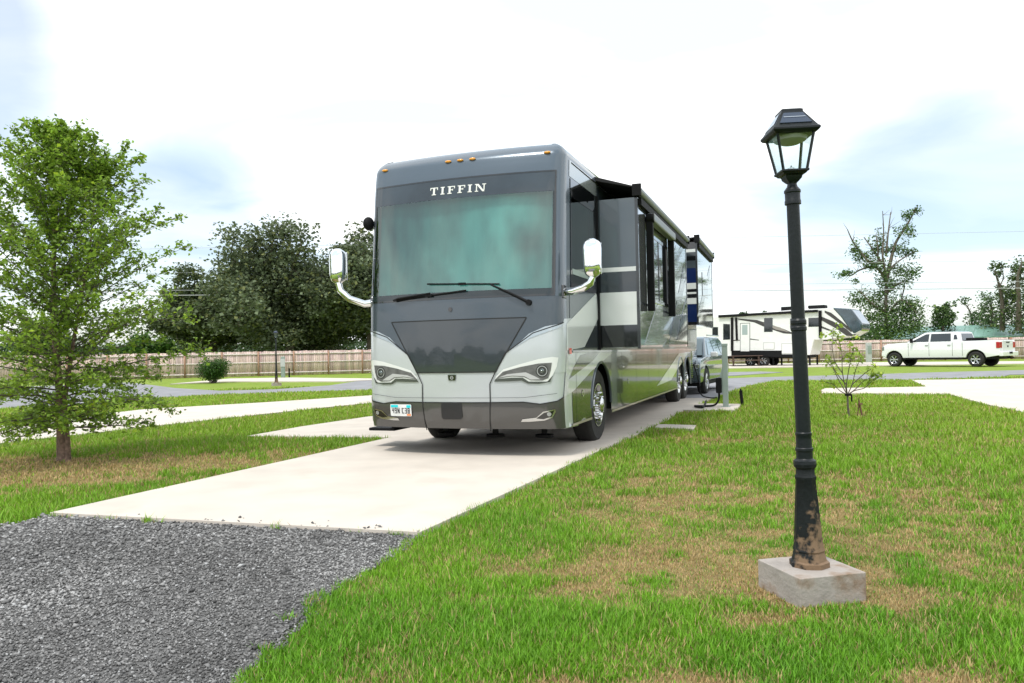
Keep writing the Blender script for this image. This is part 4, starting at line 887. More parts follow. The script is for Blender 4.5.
for x in (.004, -W2-.004):
    bm = bmesh.new()
    for y in (c0+.15, dv_-.2, c3-.45, c3+.08): box(bm, x-.003, x+.003, y-.008, y+.008, .62, 1.38)
    for y in (dv_-.42, c3-.72): box(bm, x-.003, x+.02, y, y+.17, 1.22, 1.25)
    obj('door_seams', bm, pr('gap_grey', (.12, .12, .12), .6), t)
bm = bmesh.new(); box(bm, -.33, .008, LT-.17, LT+.012, 1.02, 1.36); obj('tail_lamp', bm, pr('tail_red', (.45, .015, .02), .15, 0, 1), t, bevel=.02)
bm = bmesh.new(); box(bm, -W2-.008, -W2+.33, LT-.17, LT+.012, 1.02, 1.36); obj('tail_lamp', bm, MATS['tail_red'], t, bevel=.02)
bm = bmesh.new(); box(bm, -W2+.36, -.36, LT+.0, LT+.018, .86, 1.43); g_t = obj('tailgate', bm, pw, t, bevel=.01)
bm = bmesh.new(); box(bm, -W2/2-.22, -W2/2+.22, LT+.018, LT+.03, 1.30, 1.36); box(bm, -W2/2-.07, -W2/2+.07, LT+.018, LT+.028, 1.06, 1.16); obj('tailgate_handle', bm, mblack, g_t)
bm = bmesh.new(); box(bm, -W2+.03, -.03, LT-.05, LT+.17, .58, .82); rb = obj('rear_bumper', bm, pw, t, bevel=.03)
bm = bmesh.new(); box(bm, -W2/2-.2, -W2/2+.2, LT+.165, LT+.18, .70, .81); box(bm, -W2/2-.05, -W2/2+.05, LT+.0, LT+.3, .46, .54); obj('hitch_receiver', bm, mblack, rb)
bm = bmesh.new(); box(bm, -W2-.005, .005, -.03, .2, .62, .86); obj('front_bumper', bm, pw, t, bevel=.04)
for xx_ in ((-.35, .005), (-W2-.005, -W2+.35)):
    bm = bmesh.new(); box(bm, *xx_, -.004, .16, .95, 1.2); obj('headlight', bm, lens_m, t, bevel=.03)
bm = bmesh.new(); box(bm, -W2+.4, -.4, -.012, .1, .88, 1.22); obj('grille', bm, mblack, t)
bm = bmesh.new(); box(bm, -W2+.12, -.12, .25, LT-.2, .42, .9); obj('underbody', bm, mblack, t)
bm = bmesh.new(); box(bm, -.02, .08, yf+.65, yr-.65, .44, .50); obj('side_step', bm, mblack, t, bevel=.01)
for x, sx in ((-.13, 1), (-W2+.13, -1)):
    for y in (yf, yr): cwheel(t, x, y, .42, .28, sx, rimal)
# suv towed behind the coach
sg_ = pr('suv_slate', (.09, .125, .145), .18, .5, 1.0)
SA = R(25); es = (math.sin(SA), math.cos(SA)); xs = (math.cos(SA), -math.sin(SA)); wx, wy = (706-512)/FPX*22, 22
SCx, SCy = wx-.9*es[0]-.95*xs[0], wy-.9*es[1]-.95*xs[1]
t = thing('suv', 'dark blue-grey SUV parked just behind the motorhome, seen beside the grey utility post', 'suv', (SCx, SCy, 0), -SA)
wb_ = 2.95; LS = 4.75; W = .95
prof = [(.10, .35)]+arc_cut(None, .9, .38, .43, .35)+arc_cut(None, .9+wb_, .38, .43, .35)+[(LS-.1, .38), (LS, .6), (LS-.03, 1.0), (LS-.15, 1.12), (1.25, 1.08), (.35, 1.0), (.08, .9), (.0, .72), (.03, .42)]
body = ext('body', prof, -W, W, sg_, t, .05, lambda z: .05*max(0, (z-.8)/.3)+.03*max(0, (.5-z)/.2))
ty2 = lambda z: .06+.2*max(0, (z-1.08)/.6)
cb = ext('cabin', [(1.05, 1.05), (1.75, 1.56), (2.1, 1.66), (4.2, 1.66), (4.5, 1.55), (4.7, 1.08)], -W, W, sg_, t, .05, ty2)
for s in (1, -1):
    for poly in ([(1.55, 1.12), (1.98, 1.54), (2.55, 1.58), (2.55, 1.12)], [(2.65, 1.12), (2.65, 1.58), (3.5, 1.58), (3.6, 1.12)], [(3.7, 1.14), (3.62, 1.58), (4.2, 1.56), (4.4, 1.2)]):
        bm = bmesh.new(); prism(bm, poly, lambda a, b: (s*(W-ty2(b)+.008), a, b), lambda a, b: (s*(W-ty2(b)-.02), a, b)); obj('side_window', bm, pr('suv_glass', (.10, .16, .18), .05, 0, 1), cb)
    bm = bmesh.new(); box(bm, *sorted((s*W, s*(W+.2))), 1.5, 1.62, 1.05, 1.2); obj('door_mirror', bm, pw if True else None, t, bevel=.03)
    bm = bmesh.new(); box(bm, *sorted((s*.5, s*(W-.03))), -.004, .25, .74, .88); obj('headlight', bm, lens_m, t, bevel=.03)
    bm = bmesh.new(); tube(bm, [(s*(W-.22), 2.2, 1.70), (s*(W-.22), 4.1, 1.70)], .02, 6); obj('roof_rail', bm, alu, t)
    for y in (.9, .9+wb_): cwheel(t, s*(W-.11), y, .38, .23, s, rimal)
bm = bmesh.new(); v = [bm.verts.new(p) for p in ((-.8, 1.02, 1.11), (.8, 1.02, 1.11), (.68, 1.72, 1.59), (-.68, 1.72, 1.59))]; bm.faces.new(v); obj('windscreen', bm, MATS['suv_glass'], cb)
bm = bmesh.new(); box(bm, -.5, .5, -.012, .05, .62, .86); obj('grille', bm, mblack, t)
bm = bmesh.new(); box(bm, -W+.1, W-.1, .2, LS-.2, .25, .7); obj('underbody', bm, mblack, t)
# fifth-wheel trailer
e = (.8098, -.5867); Tp = (14.07, 56.15); rz = math.atan2(-e[0], e[1])
t = thing('fifth_wheel_trailer', 'white fifth-wheel travel trailer with black swoosh graphics parked in front of the fence', 'travel trailer', (Tp[0], Tp[1], 0), rz)
def TZ(x, y): return onplane(700+x/5.256, 290+y/5.256, Tp, e)
tw = pr('trailer_white', (.78, .78, .77), .35, 0, .3, var=.04)
pf = [TZ(*p) for p in ((-20, 345), (170, 345), (580, 375), (600, 262), (660, 262), (800, 240), (845, 215), (848, 180), (790, 102), (690, 95), (490, 104), (165, 132), (-20, 152))]
pf = [(a, b) for a, b in pf]; roofz = 3.8
print('trailer', [tuple(round(c, 2) for c in p) for p in pf])
L0 = pf[0][0]; fz = .75
pf[0] = (L0, fz); pf[1] = (pf[1][0], fz); pf[2] = (pf[2][0], fz)
TWD = 2.45
body = ext('body', pf, -TWD, 0, tw, t, .04)
def tside(name, polys, mat, off=.012, par=t):
    bm = bmesh.new()
    for p in polys: q = [TZ(*k) for k in p]; prism(bm, q, lambda a, b: (off, a, b), lambda a, b: (-.01, a, b))
    return obj(name, bm, mat, par)
wn_ = tside('window', [[(65, 195), (95, 195), (95, 240), (65, 240)]], tint_g); tside('window', [[(122, 178), (158, 180), (158, 260), (122, 262)]], tint_g)
tside('window', [[(337, 148), (382, 146), (382, 220), (337, 220)]], tint_g); tside('window', [[(474, 150), (515, 148), (515, 200), (474, 202)]], tint_g); tside('window', [[(570, 147), (626, 145), (626, 192), (570, 194)]], tint_g)
dr = tside('door', [[(210, 174), (264, 172), (264, 325), (210, 325)]], pr('door_grey', (.25, .25, .25), .4), .008); tside('door_leaf', [[(214, 178), (260, 176), (260, 322), (214, 322)]], tw, .016, dr); tside('door_window', [[(222, 184), (250, 183), (250, 235), (222, 236)]], pr('door_glass', (.35, .42, .42), .1, 0, .5), .022, dr)
tside('lower_skirt', [[(165, 318), (430, 318), (430, 352), (165, 345)], [(430, 338), (500, 338), (500, 352), (430, 352)]], mblack, .014)
tside('awning_case', [[(100, 132), (620, 104), (620, 116), (100, 145)]], mblack, .16)
tside('awning_arm', [[(164, 145), (176, 145), (176, 320), (164, 320)], [(186, 145), (196, 145), (200, 262), (190, 262)], [(624, 108), (640, 108), (640, 255), (626, 250)]], mblack, .10)
tside('graphic', [[(200, 150), (300, 158), (345, 172), (440, 205), (480, 222), (500, 232), (440, 228), (400, 215), (330, 190), (285, 170), (200, 156)], [(470, 120), (500, 140), (560, 175), (560, 182), (495, 152)], [(264, 255), (310, 262), (310, 265), (264, 260)], [(170, 262), (210, 262), (210, 266), (170, 268)]], pr('graphic_dark', (.05, .045, .045), .3), .010)
tside('graphic', [[(330, 175), (420, 196), (470, 222), (400, 208)], [(200, 134), (480, 110), (480, 118), (200, 142)]], pr('graphic_grey', (.30, .27, .25), .3), .011)
tside('graphic', [[(640, 140), (700, 165), (770, 205), (800, 232), (826, 232), (800, 243), (770, 240), (720, 205), (640, 160)], [(640, 190), (690, 210), (700, 222), (640, 200)], [(655, 108), (690, 120), (770, 185), (800, 215), (795, 222), (700, 150), (655, 118)]], MATS['graphic_dark'], .012)
tside('storage_hatch', [[(332, 275), (392, 275), (392, 313), (332, 313)], [(428, 280), (490, 280), (490, 336), (428, 336)]], pr('hatch_grey', (.45, .45, .44), .4), .008)
[tside('storage_leaf', [q_], tw, .014) for q_ in ([(335, 278), (389, 278), (389, 310), (335, 310)], [(431, 283), (487, 283), (487, 333), (431, 333)])]
cp = [TZ(*p) for p in ((686, 93), (792, 99), (852, 178), (850, 212), (805, 236), (770, 195), (735, 145))]
bm = bmesh.new(); prism(bm, cp, lambda a, b: (.03, a+.03, b+.015), lambda a, b: (-TWD-.03, a+.03, b+.015)); obj('nose_cap', bm, pr('cap_navy', (.04, .065, .085), .15, .2, 1.0, var=.3, vscale=2), t, bevel=.12)
bm = bmesh.new()
for a in (TZ(445, 100)[0], TZ(590, 90)[0]): box(bm, -1.6, -.8, a-.5, a+.6, 3.78, 4.12)
obj('air_conditioner', bm, mblack, t, bevel=.05)
for x in (-.16, -TWD+.16):
    for a in (TZ(262, 350)[0], TZ(262, 350)[0]+.95): cwheel(t, x, a, .38, .22, 1 if x > -1 else -1, rimal)
bm = bmesh.new(); a = TZ(375, 350)[0]
for x in (-.3, -2.2): box(bm, x-.05, x+.05, TZ(378, 350)[0]-.05, TZ(378, 350)[0]+.05, .02, .78); box(bm, x-.05, x+.05, TZ(570, 350)[0]-.05, TZ(570, 350)[0]+.05, .02, .78)
box(bm, -2.2, -.2, L0+.2, TZ(580, 350)[0]-.2, .55, .78); obj('landing_legs', bm, mblack, t)
bm = bmesh.new(); y0 = TZ(212, 300)[0]
for k in range(3): box(bm, .1+.28*k, .38+.28*k, y0, y0+.7, .62-.2*k, .66-.2*k)
obj('entry_step', bm, mblack, t)
# picnic table
tb = pr('table_brown', (.10, .06, .045), .7, var=.2)
px_, py_ = G(746, 366.6); t = thing('picnic_table', 'dark brown picnic table in front of the trailer door', 'picnic table', (px_, py_, 0), R(-12))
for nm, cs_ in (('tabletop', [(0, 0, .75, 2.2, .75, .05)]), ('bench', [(0, -.68, .45, 2.2, .26, .05)]), ('bench', [(0, .68, .45, 2.2, .26, .05)]), ('leg', [(-.85, 0, .42, .08, 1.5, .09), (-.85, -.3, .36, .07, .09, .75), (-.85, .3, .36, .07, .09, .75)]), ('leg', [(.85, 0, .42, .08, 1.5, .09), (.85, -.3, .36, .07, .09, .75), (.85, .3, .36, .07, .09, .75)])):
    bm = bmesh.new(); [obox(bm, c[:3], c[3:]) for c in cs_]; obj(nm, bm, tb, t, bevel=.01)
# utility pedestals
ped_m = pr('pedestal_grey_green', (.27, .33, .30), .5, .1, .1, var=.08)
x, y = G(726, 409.3); t = thing('utility_pedestal', 'grey-green square utility post on the small slab behind the motorhome wheels', 'utility post', (x, y, .05), R(-20), 'hook-up utility posts')
bm = bmesh.new(); box(bm, -.055, .055, -.05, .05, 0, 1.28); box(bm, -.06, .06, -.055, .055, 1.28, 1.34); obj('post', bm, ped_m, t, bevel=.008)
bm = bmesh.new(); box(bm, -.09, .09, -.09, .09, 0, .012); obj('base_plate', bm, ped_m, t)
bm = bmesh.new(); prism(bm, [(-.055, .85), (-.17, .40), (-.17, .36), (-.055, .3)], lambda a, b: (a, -.045, b), lambda a, b: (a, .045, b)); obj('side_cover', bm, ped_m, t)
x2_, y2_ = x, y
bm = bmesh.new(); box(bm, -.19, -.07, -.11, .0, .30, .62); c_ = obj('outlet_box', bm, mblack, t, bevel=.015)
pts = [(-.13, -.05, .32), (-.14, -.06, .16), (-.22, -.12, .05), (-.40, -.2, .03), (-.62, -.2, .03)]
sc_ = lambda l: [(x+a*math.cos(R(-20))-b*math.sin(R(-20)), y+a*math.sin(R(-20))+b*math.cos(R(-20)), c+.05) for a, b, c in l]
def smooth_pts(p, n=8):
    p = [Vector(q) for q in p]; o = []
    for i in range(len(p)-1):
        a, b, c, d = p[max(i-1, 0)], p[i], p[i+1], p[min(i+2, len(p)-1)]
        for k in range(n): s = k/n; o.append(.5*((2*b)+(-a+c)*s+(2*a-5*b+4*c-d)*s*s+(-a+3*b-3*c+d)*s**3))
    return o+[p[-1]]
bm = bmesh.new(); gx1 = G(700, 401); tube(bm, smooth_pts(sc_(pts)+[(*G(703, 408.5, .05), .08), (*G(706, 402.5, .05), .08)]), .022, 8); tag(obj('power_cable', bm, mblack, smooth=50), 'thick black shore power cord lying on the utility slab', 'cable')
bm = bmesh.new(); a = G(717, 400.5); b_ = G(701, 398.5); tube(bm, smooth_pts([(*a, .07), (*G(709, 400.5), .07), (*b_, .12), (b_[0]-.05, b_[1]+.05, .5), (b_[0]-.15, b_[1]+.1, .9)]), .016, 8); tag(obj('water_hose', bm, mblack, smooth=50), 'thin black hose hanging from the rear of the motorhome to the ground', 'hose')
x, y = G(742.5, 406.8); bm = bmesh.new(); tube(bm, [(x, y, -.02), (x-.03, y, .36)], .034, 10); tube(bm, [(x-.03, y, .36), (x-.032, y, .40)], .016, 8); tag(obj('bollard', bm, mblack, smooth=40), 'short black leaning marker stub beside the utility slab', 'marker post', 'short black marker stubs')
x, y = G(872.0-3, 362.3); t = thing('utility_pedestal', 'pale utility post standing at the fence left of the pickup truck', 'utility post', (x, y, 0), .3, 'hook-up utility posts'); bm = bmesh.new(); box(bm, -.22, .22, -.1, .1, 0, 1.5); obj('post', bm, pr('pedestal_pale', (.45, .47, .46), .5), t, bevel=.02)
bm = bmesh.new(); box(bm, -.18, .18, -.13, -.1, .7, 1.3); obj('meter_panel', bm, ped_m, t)
x, y = G(283.2, 377.6); t = thing('utility_pedestal', 'grey-green utility post at the left fence behind the distant lamp post', 'utility post', (x, y, 0), .1, 'hook-up utility posts'); bm = bmesh.new(); box(bm, -.12, .12, -.1, .1, 0, 1.35); obj('post', bm, ped_m, t, bevel=.02)
bm = bmesh.new(); box(bm, -.14, .14, -.13, -.1, .7, 1.2); obj('outlet_box', bm, pr('pedestal_pale', (.45, .47, .46), .5), t)
x, y = G(289.3, 377.8); bm = bmesh.new(); tube(bm, [(x, y, 0), (x, y, .6)], .05, 8); tag(obj('bollard', bm, mblack), 'small black marker stub near the left fence beside the distant utility post', 'marker post', 'short black marker stubs')
# stake pair by the sapling
sx_, sy_ = G(861.5, 418); bm = bmesh.new(); tube(bm, [(sx_+.02, sy_, 0), (sx_-.035, sy_, .30), (sx_-.04, sy_, .36)], [.018, .016, .004], 5); tube(bm, [(sx_-.06, sy_+.03, .0), (sx_-.03, sy_+.01, .27)], .010, 5); obox(bm, (sx_-.02, sy_-.01, .25), (.07, .03, .03))
tag(obj('wooden_stake', bm, pr('stake_wood', (.20, .10, .07), .85, var=.3, vscale=20)), 'reddish-brown wooden stake in the lawn just right of the sapling', 'stake')
# green roofed shed beyond the fence
d0 = 76; A = far(884, 82); Bq = far(1140, 70); ln = math.hypot(Bq[0]-A[0], Bq[1]-A[1]); rz = math.atan2(Bq[1]-A[1], Bq[0]-A[0])
t = thing('metal_shed', 'long low building with a pale green metal roof beyond the fence on the right', 'building', (A[0], A[1], 0), rz)
bm = bmesh.new(); box(bm, .3, ln, .3, 9.7, 0, 1.95); obj('wall', bm, pr('shed_wall', (.30, .24, .20), .8, var=.1), t)
bm = bmesh.new(); prism(bm, [(-.2, 1.86), (5, 3.1), (10.2, 1.86), (10.2, 1.98), (5, 3.24), (-.2, 1.98)], lambda a, b: (-.3, a, b), lambda a, b: (ln+.3, a, b))
rf_m = pr('green_metal_roof', (.18, .34, .27), .45, .2, .2, var=.08, vscale=.4); ro = obj('roof', bm, rf_m, t)
bm = bmesh.new()
for i in range(int(ln/.9)): tube(bm, [(i*.9, -.2, 2.0), (i*.9, 5, 3.26)], .03, 4)
obj('roof_seams', bm, rf_m, ro)
bm = bmesh.new(); prism(bm, [(.3, 1.95), (5, 3.08), (9.7, 1.95)], lambda a, b: (.25, a, b), lambda a, b: (.35, a, b)); obj('gable', bm, pr('gable_brown', (.06, .05, .045), .8), t)
# overhead lines
wire = pr('wire', (.42, .43, .45), .6)
def line_w(label, p0, p1, d0, d1, sag=.25, r=.015):
    a = ray(*p0); a = CAM+a*(d0/a.y); b = ray(*p1); b = CAM+b*(d1/b.y)
    bm = bmesh.new(); tube(bm, [a.lerp(b, k/24)-Vector((0, 0, sag*4*(k/24)*(1-k/24))) for k in range(25)], r, 5)
    tag(obj('power_line', bm, wire), label, 'power line', 'overhead power lines')
line_w('highest overhead wire crossing the oak trees', (-300, 257), (1400, 223), 62, 72, .1)
line_w('second overhead wire from the top crossing the oak trees', (-300, 279), (1400, 254), 62, 72, .1)
line_w('third overhead wire, just above the brightest one', (-300, 294.5), (1400, 276.5), 62, 72, .1, .018)
line_w('lowest and brightest overhead wire crossing the oak trees', (-300, 298.5), (1400, 284), 60, 72, .1, .03)
# ------------------------------------------------------------------ vegetation
def leaves(name, pts, size, mat, col, parent, flat=.5, var=.35, aspect=.6, rs=None, asp2=None):
    r = rs or rng; pts = np.asarray(pts, np.float32); n = len(pts); sz = size*(.65+.7*r.random(n))
    nrm = r.normal(0, 1, (n, 3)); nrm[:, 2] = np.abs(nrm[:, 2])+flat; nrm /= np.linalg.norm(nrm, axis=1, keepdims=True)
    t = r.normal(0, 1, (n, 3)); t -= (t*nrm).sum(1, keepdims=True)*nrm; t /= np.linalg.norm(t, axis=1, keepdims=True); b = np.cross(nrm, t)
    V = np.empty((n, 4, 3), np.float32); h = sz[:, None]/2
    V[:, 0] = pts-t*h; V[:, 1] = pts+b*h*aspect-t*h*.15; V[:, 2] = pts+t*h; V[:, 3] = pts-b*h*aspect-t*h*.15
    V[:, 1] += nrm*h*.15; V[:, 3] += nrm*h*.15
    F = np.arange(n*4).reshape(n, 4); c = np.asarray(col, float); c = c[None]*(1-var+2*var*r.random((n, 1)))
    yl = r.random(n) < .12; c[yl] = c[yl]*np.array([1.5, 1.3, .9])
    return raw(name, V.reshape(-1, 3), F, mat, parent, tint=np.repeat(c[:, None], 4, 1).reshape(-1, 3))
leaf_m = attr_mat('leaf', .45, .45, .4); leafd_m = attr_mat('leaf_dark', .6, .25, .2)
bark_g = pr('bark_grey', (.12, .10, .08), .9, var=.3, vscale=8, bump=.6, bscale=20)
bark_b = pr('bark_peeling', (.20, .13, .10), .85, var=.45, vscale=25, bump=.8, bscale=45, dirt=((.42, .28, .20), 14, .56))
def limb(bm, p0, d, L, r0, r, n=6, droop=0., wob=.12, tip=.25):
    pts = [Vector(p0)]; d = Vector(d).normalized(); rad = [r0]
    for i in range(n):
        d = (d+Vector(r.normal(0, wob, 3))+Vector((0, 0, -droop))).normalized(); pts.append(pts[-1]+d*(L/n)); rad.append(r0*(1-(1-tip)*(i+1)/n))
    tube(bm, pts, rad, 5, cap=False); return pts
# the young birch at the left
def birch():
    r = np.random.default_rng(5); x0, y0 = G(62.5, 462)
    t = thing('birch_tree', 'young leafy birch with peeling bark standing in a mulch patch at the left', 'tree', (x0, y0, 0), 0)
    bm = bmesh.new(); tr = [(0, 0, -.05), (.0, 0, .05), (-.02, .01, .35), (-.04, .02, .9), (-.08, 0, 1.6), (-.10, .02, 2.4), (-.06, 0, 3.2), (-.03, .0, 3.9), (.0, 0, 4.3)]
    tube(bm, tr, [.085, .07, .055, .046, .038, .030, .022, .013, .006], 10); tube(bm, [(.06, 0, -.03), (.065, 0, .3), (.03, .0, .75), (.14, .05, 1.6), (.35, .08, 2.8), (.42, .06, 3.6)], [.05, .035, .03, .022, .014, .005], 8)
    trunk = obj('trunk', bm, bark_b, t, smooth=60)
    zr = [.38, .92, 1.5, 2.07, 2.46, 3.36, 3.87, 4.25, 4.5]; rr_ = [1.15, 1.5, 1.7, 1.6, 1.42, 1.08, .78, .42, .12]
    bm = bmesh.new(); L_ = []
    nb = 150
    for i in range(nb):
        z = .42+3.75*(i/nb)**1.0; a = i*2.39996+r.normal(0, .2)
        el = R(float(np.interp(z, [.4, 1.0, 2, 4.2], [4, 18, 38, 60]))); rad = np.interp(z+.35, zr, rr_)*(.55+.6*r.random()); Lb = rad/math.cos(el)*.98
        for _k in range(12):
            ze = z+Lb*math.sin(el)
            if ze > 4.3 or Lb*math.cos(el) > np.interp(ze, zr, rr_): Lb *= .9
        k = min(int(z/4.3*8), 7); tx = np.interp(z, [p[2] for p in tr], [p[0] for p in tr]); base = (tx, 0, z)
        if i % 3 == 0 and z > 1.2: base = (np.interp(z, (.75, 1.6, 2.8, 3.6), (.03, .14, .35, .42)), .05, min(z, 3.5))
        pts = limb(bm, base, (math.cos(a)*math.cos(el), math.sin(a)*math.cos(el), math.sin(el)), Lb, .014*(1-z/6), r, 7, droop=.05 if z < 1.2 else .01, wob=.09)
        for j in range(1, 8):
            p = pts[j]
            for q in range(3):
                aa_ = r.uniform(0, 2*PI); d = Vector((math.cos(aa_), math.sin(aa_), r.uniform(-.2, .7)))+(pts[j]-pts[j-1]).normalized()*.9
                sl = Lb*.28*(1.15-j/9)*(.6+.8*r.random()); sp_ = limb(bm, p, d, sl, .004, r, 3, droop=.08, wob=.15)
                for m in range(3):
                    for _ in range(4): L_.append(sp_[m].lerp(sp_[m+1], r.random())+Vector(r.normal(0, .03, 3)))
            for _ in range(2): L_.append(p+Vector(r.normal(0, .045, 3)))
    # the long low branch reaching to the right
    pts = limb(bm, (0, 0, 1.05), (.93, .1, .22), 1.75, .015, r, 9, droop=.0, wob=.05)
    for j in range(2, 10):
        for q in range(5):
            sp_ = limb(bm, pts[j], Vector(r.normal(0, .7, 3))+Vector((.7, 0, 0)), .26, .004, r, 3)
            for m in range(3):
                for _ in range(4): L_.append(sp_[m].lerp(sp_[m+1], r.random())+Vector(r.normal(0, .03, 3)))
    obj('branches', bm, bark_g, trunk)
    L_ = np.array([tuple(p) for p in L_]); L_ = L_[L_[:, 2] > .22]; print('birch leaves', len(L_))
    leaves('crown', L_, .058, leaf_m, (.23, .36, .045), t, flat=.5, var=.45, rs=r)
birch()
# big far live oaks: limbs first, foliage tufts carried on them
def oak(label, u, d, top, halfw, seed, col=(.13, .165, .09), n=24000, low=2.0, group='live oaks beyond the left fence', name='oak_tree', ls=.29):
    r = np.random.default_rng(seed); x0 = d*(u-512)/FPX
    t = thing(name, label, 'tree', (x0, d, 0), 0, group); bm = bmesh.new()
    limb(bm, (0, 0, -.1), (0, 0, 1), top*.35, top*.035, r, 4, wob=.03, tip=.75)
    tips = []; th = top*.30
    for i in range(16):
        a = i*2.4+r.normal(0, .3); el = R(r.uniform(12, 78)); f = math.cos(el); L = (halfw*.80*f+(top-th)*.82*math.sin(el))*r.uniform(.8, 1.05)
        p = limb(bm, (0, 0, th*r.uniform(.7, 1.1)), (math.cos(a)*f, math.sin(a)*f, math.sin(el)), L, top*.016, r, 6, wob=.13, droop=.03)
        for j in range(2, 7):
            tips.append(p[j])
            for _ in range(2):
                q = limb(bm, p[j], Vector(r.normal(0, 1, 3))+Vector((0, 0, .25)), halfw*.28*r.uniform(.5, 1.2), top*.005, r, 3, wob=.2); tips.append(q[-1]); tips.append(q[2])
    obj('trunk', bm, bark_g, t)
    T = np.array([tuple(p) for p in tips]); T = T[T[:, 2] > low*.7]; k = len(T); per = int(n/k); pts = []
    for p in T:
        s = halfw*.085*r.uniform(.6, 1.5); m = int(per*r.uniform(.5, 1.5)); q = np.clip(r.normal(0, 1, (m, 3)), -1.5, 1.5)*s*np.array([1.2, 1.2, .75]); pts.append(p+q)
    pts = np.concatenate(pts); pts = pts[pts[:, 2] > .4]
    leaves('crown', pts, ls, leafd_m, col, t, flat=.6, var=.3, rs=r, aspect=.8)
oak('tallest broad dark oak beyond the fence, left of the motorhome', 288, 66, 12.6, 7.6, 21, n=60000)
oak('dark oak partly hidden behind the motorhome mirror and windshield', 372, 68, 12.6, 6.5, 22, n=45000)
oak('lower rounder oak at the left end of the dark oak group', 214, 69, 9.6, 4.9, 23, n=40000, col=(.12, .155, .08))
oak('dark oak filling the gap low between the two tall oaks', 330, 74, 9.5, 6.8, 24, n=36000)
oak('small bright green tree behind the fence at the left edge of the oaks', 150, 72, 4.2, 2.6, 25, col=(.07, .15, .03), n=7000, group=None, name='small_tree')
oak('low green tree behind the fence seen through the birch', 40, 70, 4.5, 4.0, 26, col=(.06, .12, .03), n=7000, group=None, name='small_tree')
oak('distant tree top rising above the white trailer roof', 755, 88, 6.6, 1.7, 27, col=(.05, .09, .035), n=5000, group=None, name='small_tree', low=4.5)
# trees behind the viewer and to the side: seen only in the coach's paint and glass
for i, (x, y, h) in enumerate(() and ((-70, -66, 9), (-92, -34, 8), (-40, -86, 10), (-100, 0, 8), (0, -90, 9), (34, -76, 8), (-84, -50, 7))):
    r = np.random.default_rng(60+i)
    oak('leafy tree %s behind the viewpoint' % ['tall', 'low wide', 'tallest', 'far side', 'round', 'narrow', 'short'][i], 512, 10, h, h*.55, 70+i, n=5000, group='trees behind the viewpoint', name='park_tree', ls=.5)
    bpy.context.scene.objects[[o.name for o in SC.objects if o.name.startswith('park_tree')][-1]].location = (x, y, 0)
# storm-thinned tree and its neighbours at the right
def drawn_tree(name, label, base, d, limbs, clumps, seed, col, r0, dz=1.2, per=60, ls=.28, group=None, cat='tree'):
    r = np.random.default_rng(seed); x0, y0 = (base-512)/FPX*d, d
    t = thing(name, label, cat, (x0, y0, 0), 0, group); bm = bmesh.new()
    def W(u, v, dd): q = ray(u, v); q = CAM+q*(dd/q.y); return Vector((q.x-x0, q.y-y0, q.z))
    for pl, w0, w1 in limbs:
        off = r.normal(0, dz); n = len(pl); pts = [W(u, v, d+off*(k/(n-1))+(r.normal(0, dz*.2) if k else 0)) for k, (u, v) in enumerate(pl)]
        pts = smooth_pts(pts, 4); tube(bm, pts, [w0+(w1-w0)*k/(len(pts)-1) for k in range(len(pts))], 6)
        for _ in range(int(len(pts)*.8)):
            p = pts[r.integers(len(pts)//4, len(pts))]; limb(bm, p, Vector(r.normal(0, 1, 3))+Vector((0, 0, .8)), d*.012*r.uniform(.5, 1.3), max(w1*.8, .008*d/80), r, 3)
    obj('trunk', bm, bark_g, t); pts = []
    for (u, v, ru, rv, k) in clumps:
        m = int(per*k); q = np.clip(r.normal(0, .75, (m, 3)), -1.2, 1.2)
        sub = r.normal(0, .45, (max(k//1, 1)+3, 3)); c = W(u, v, d+r.normal(0, dz*.6)); sc_ = np.array([ru, (ru+rv)/2, rv])*d/FPX
        qq = q*.5+sub[r.integers(0, len(sub), m)]; pts.append(np.array(c)+qq*sc_)
    leaves('crown', np.concatenate(pts), ls, leafd_m, col, t, flat=.5, var=.5, rs=r, aspect=.75)
c7 = lambda l: [(820+x/4.554, 190+y/4.554) for x, y in l]
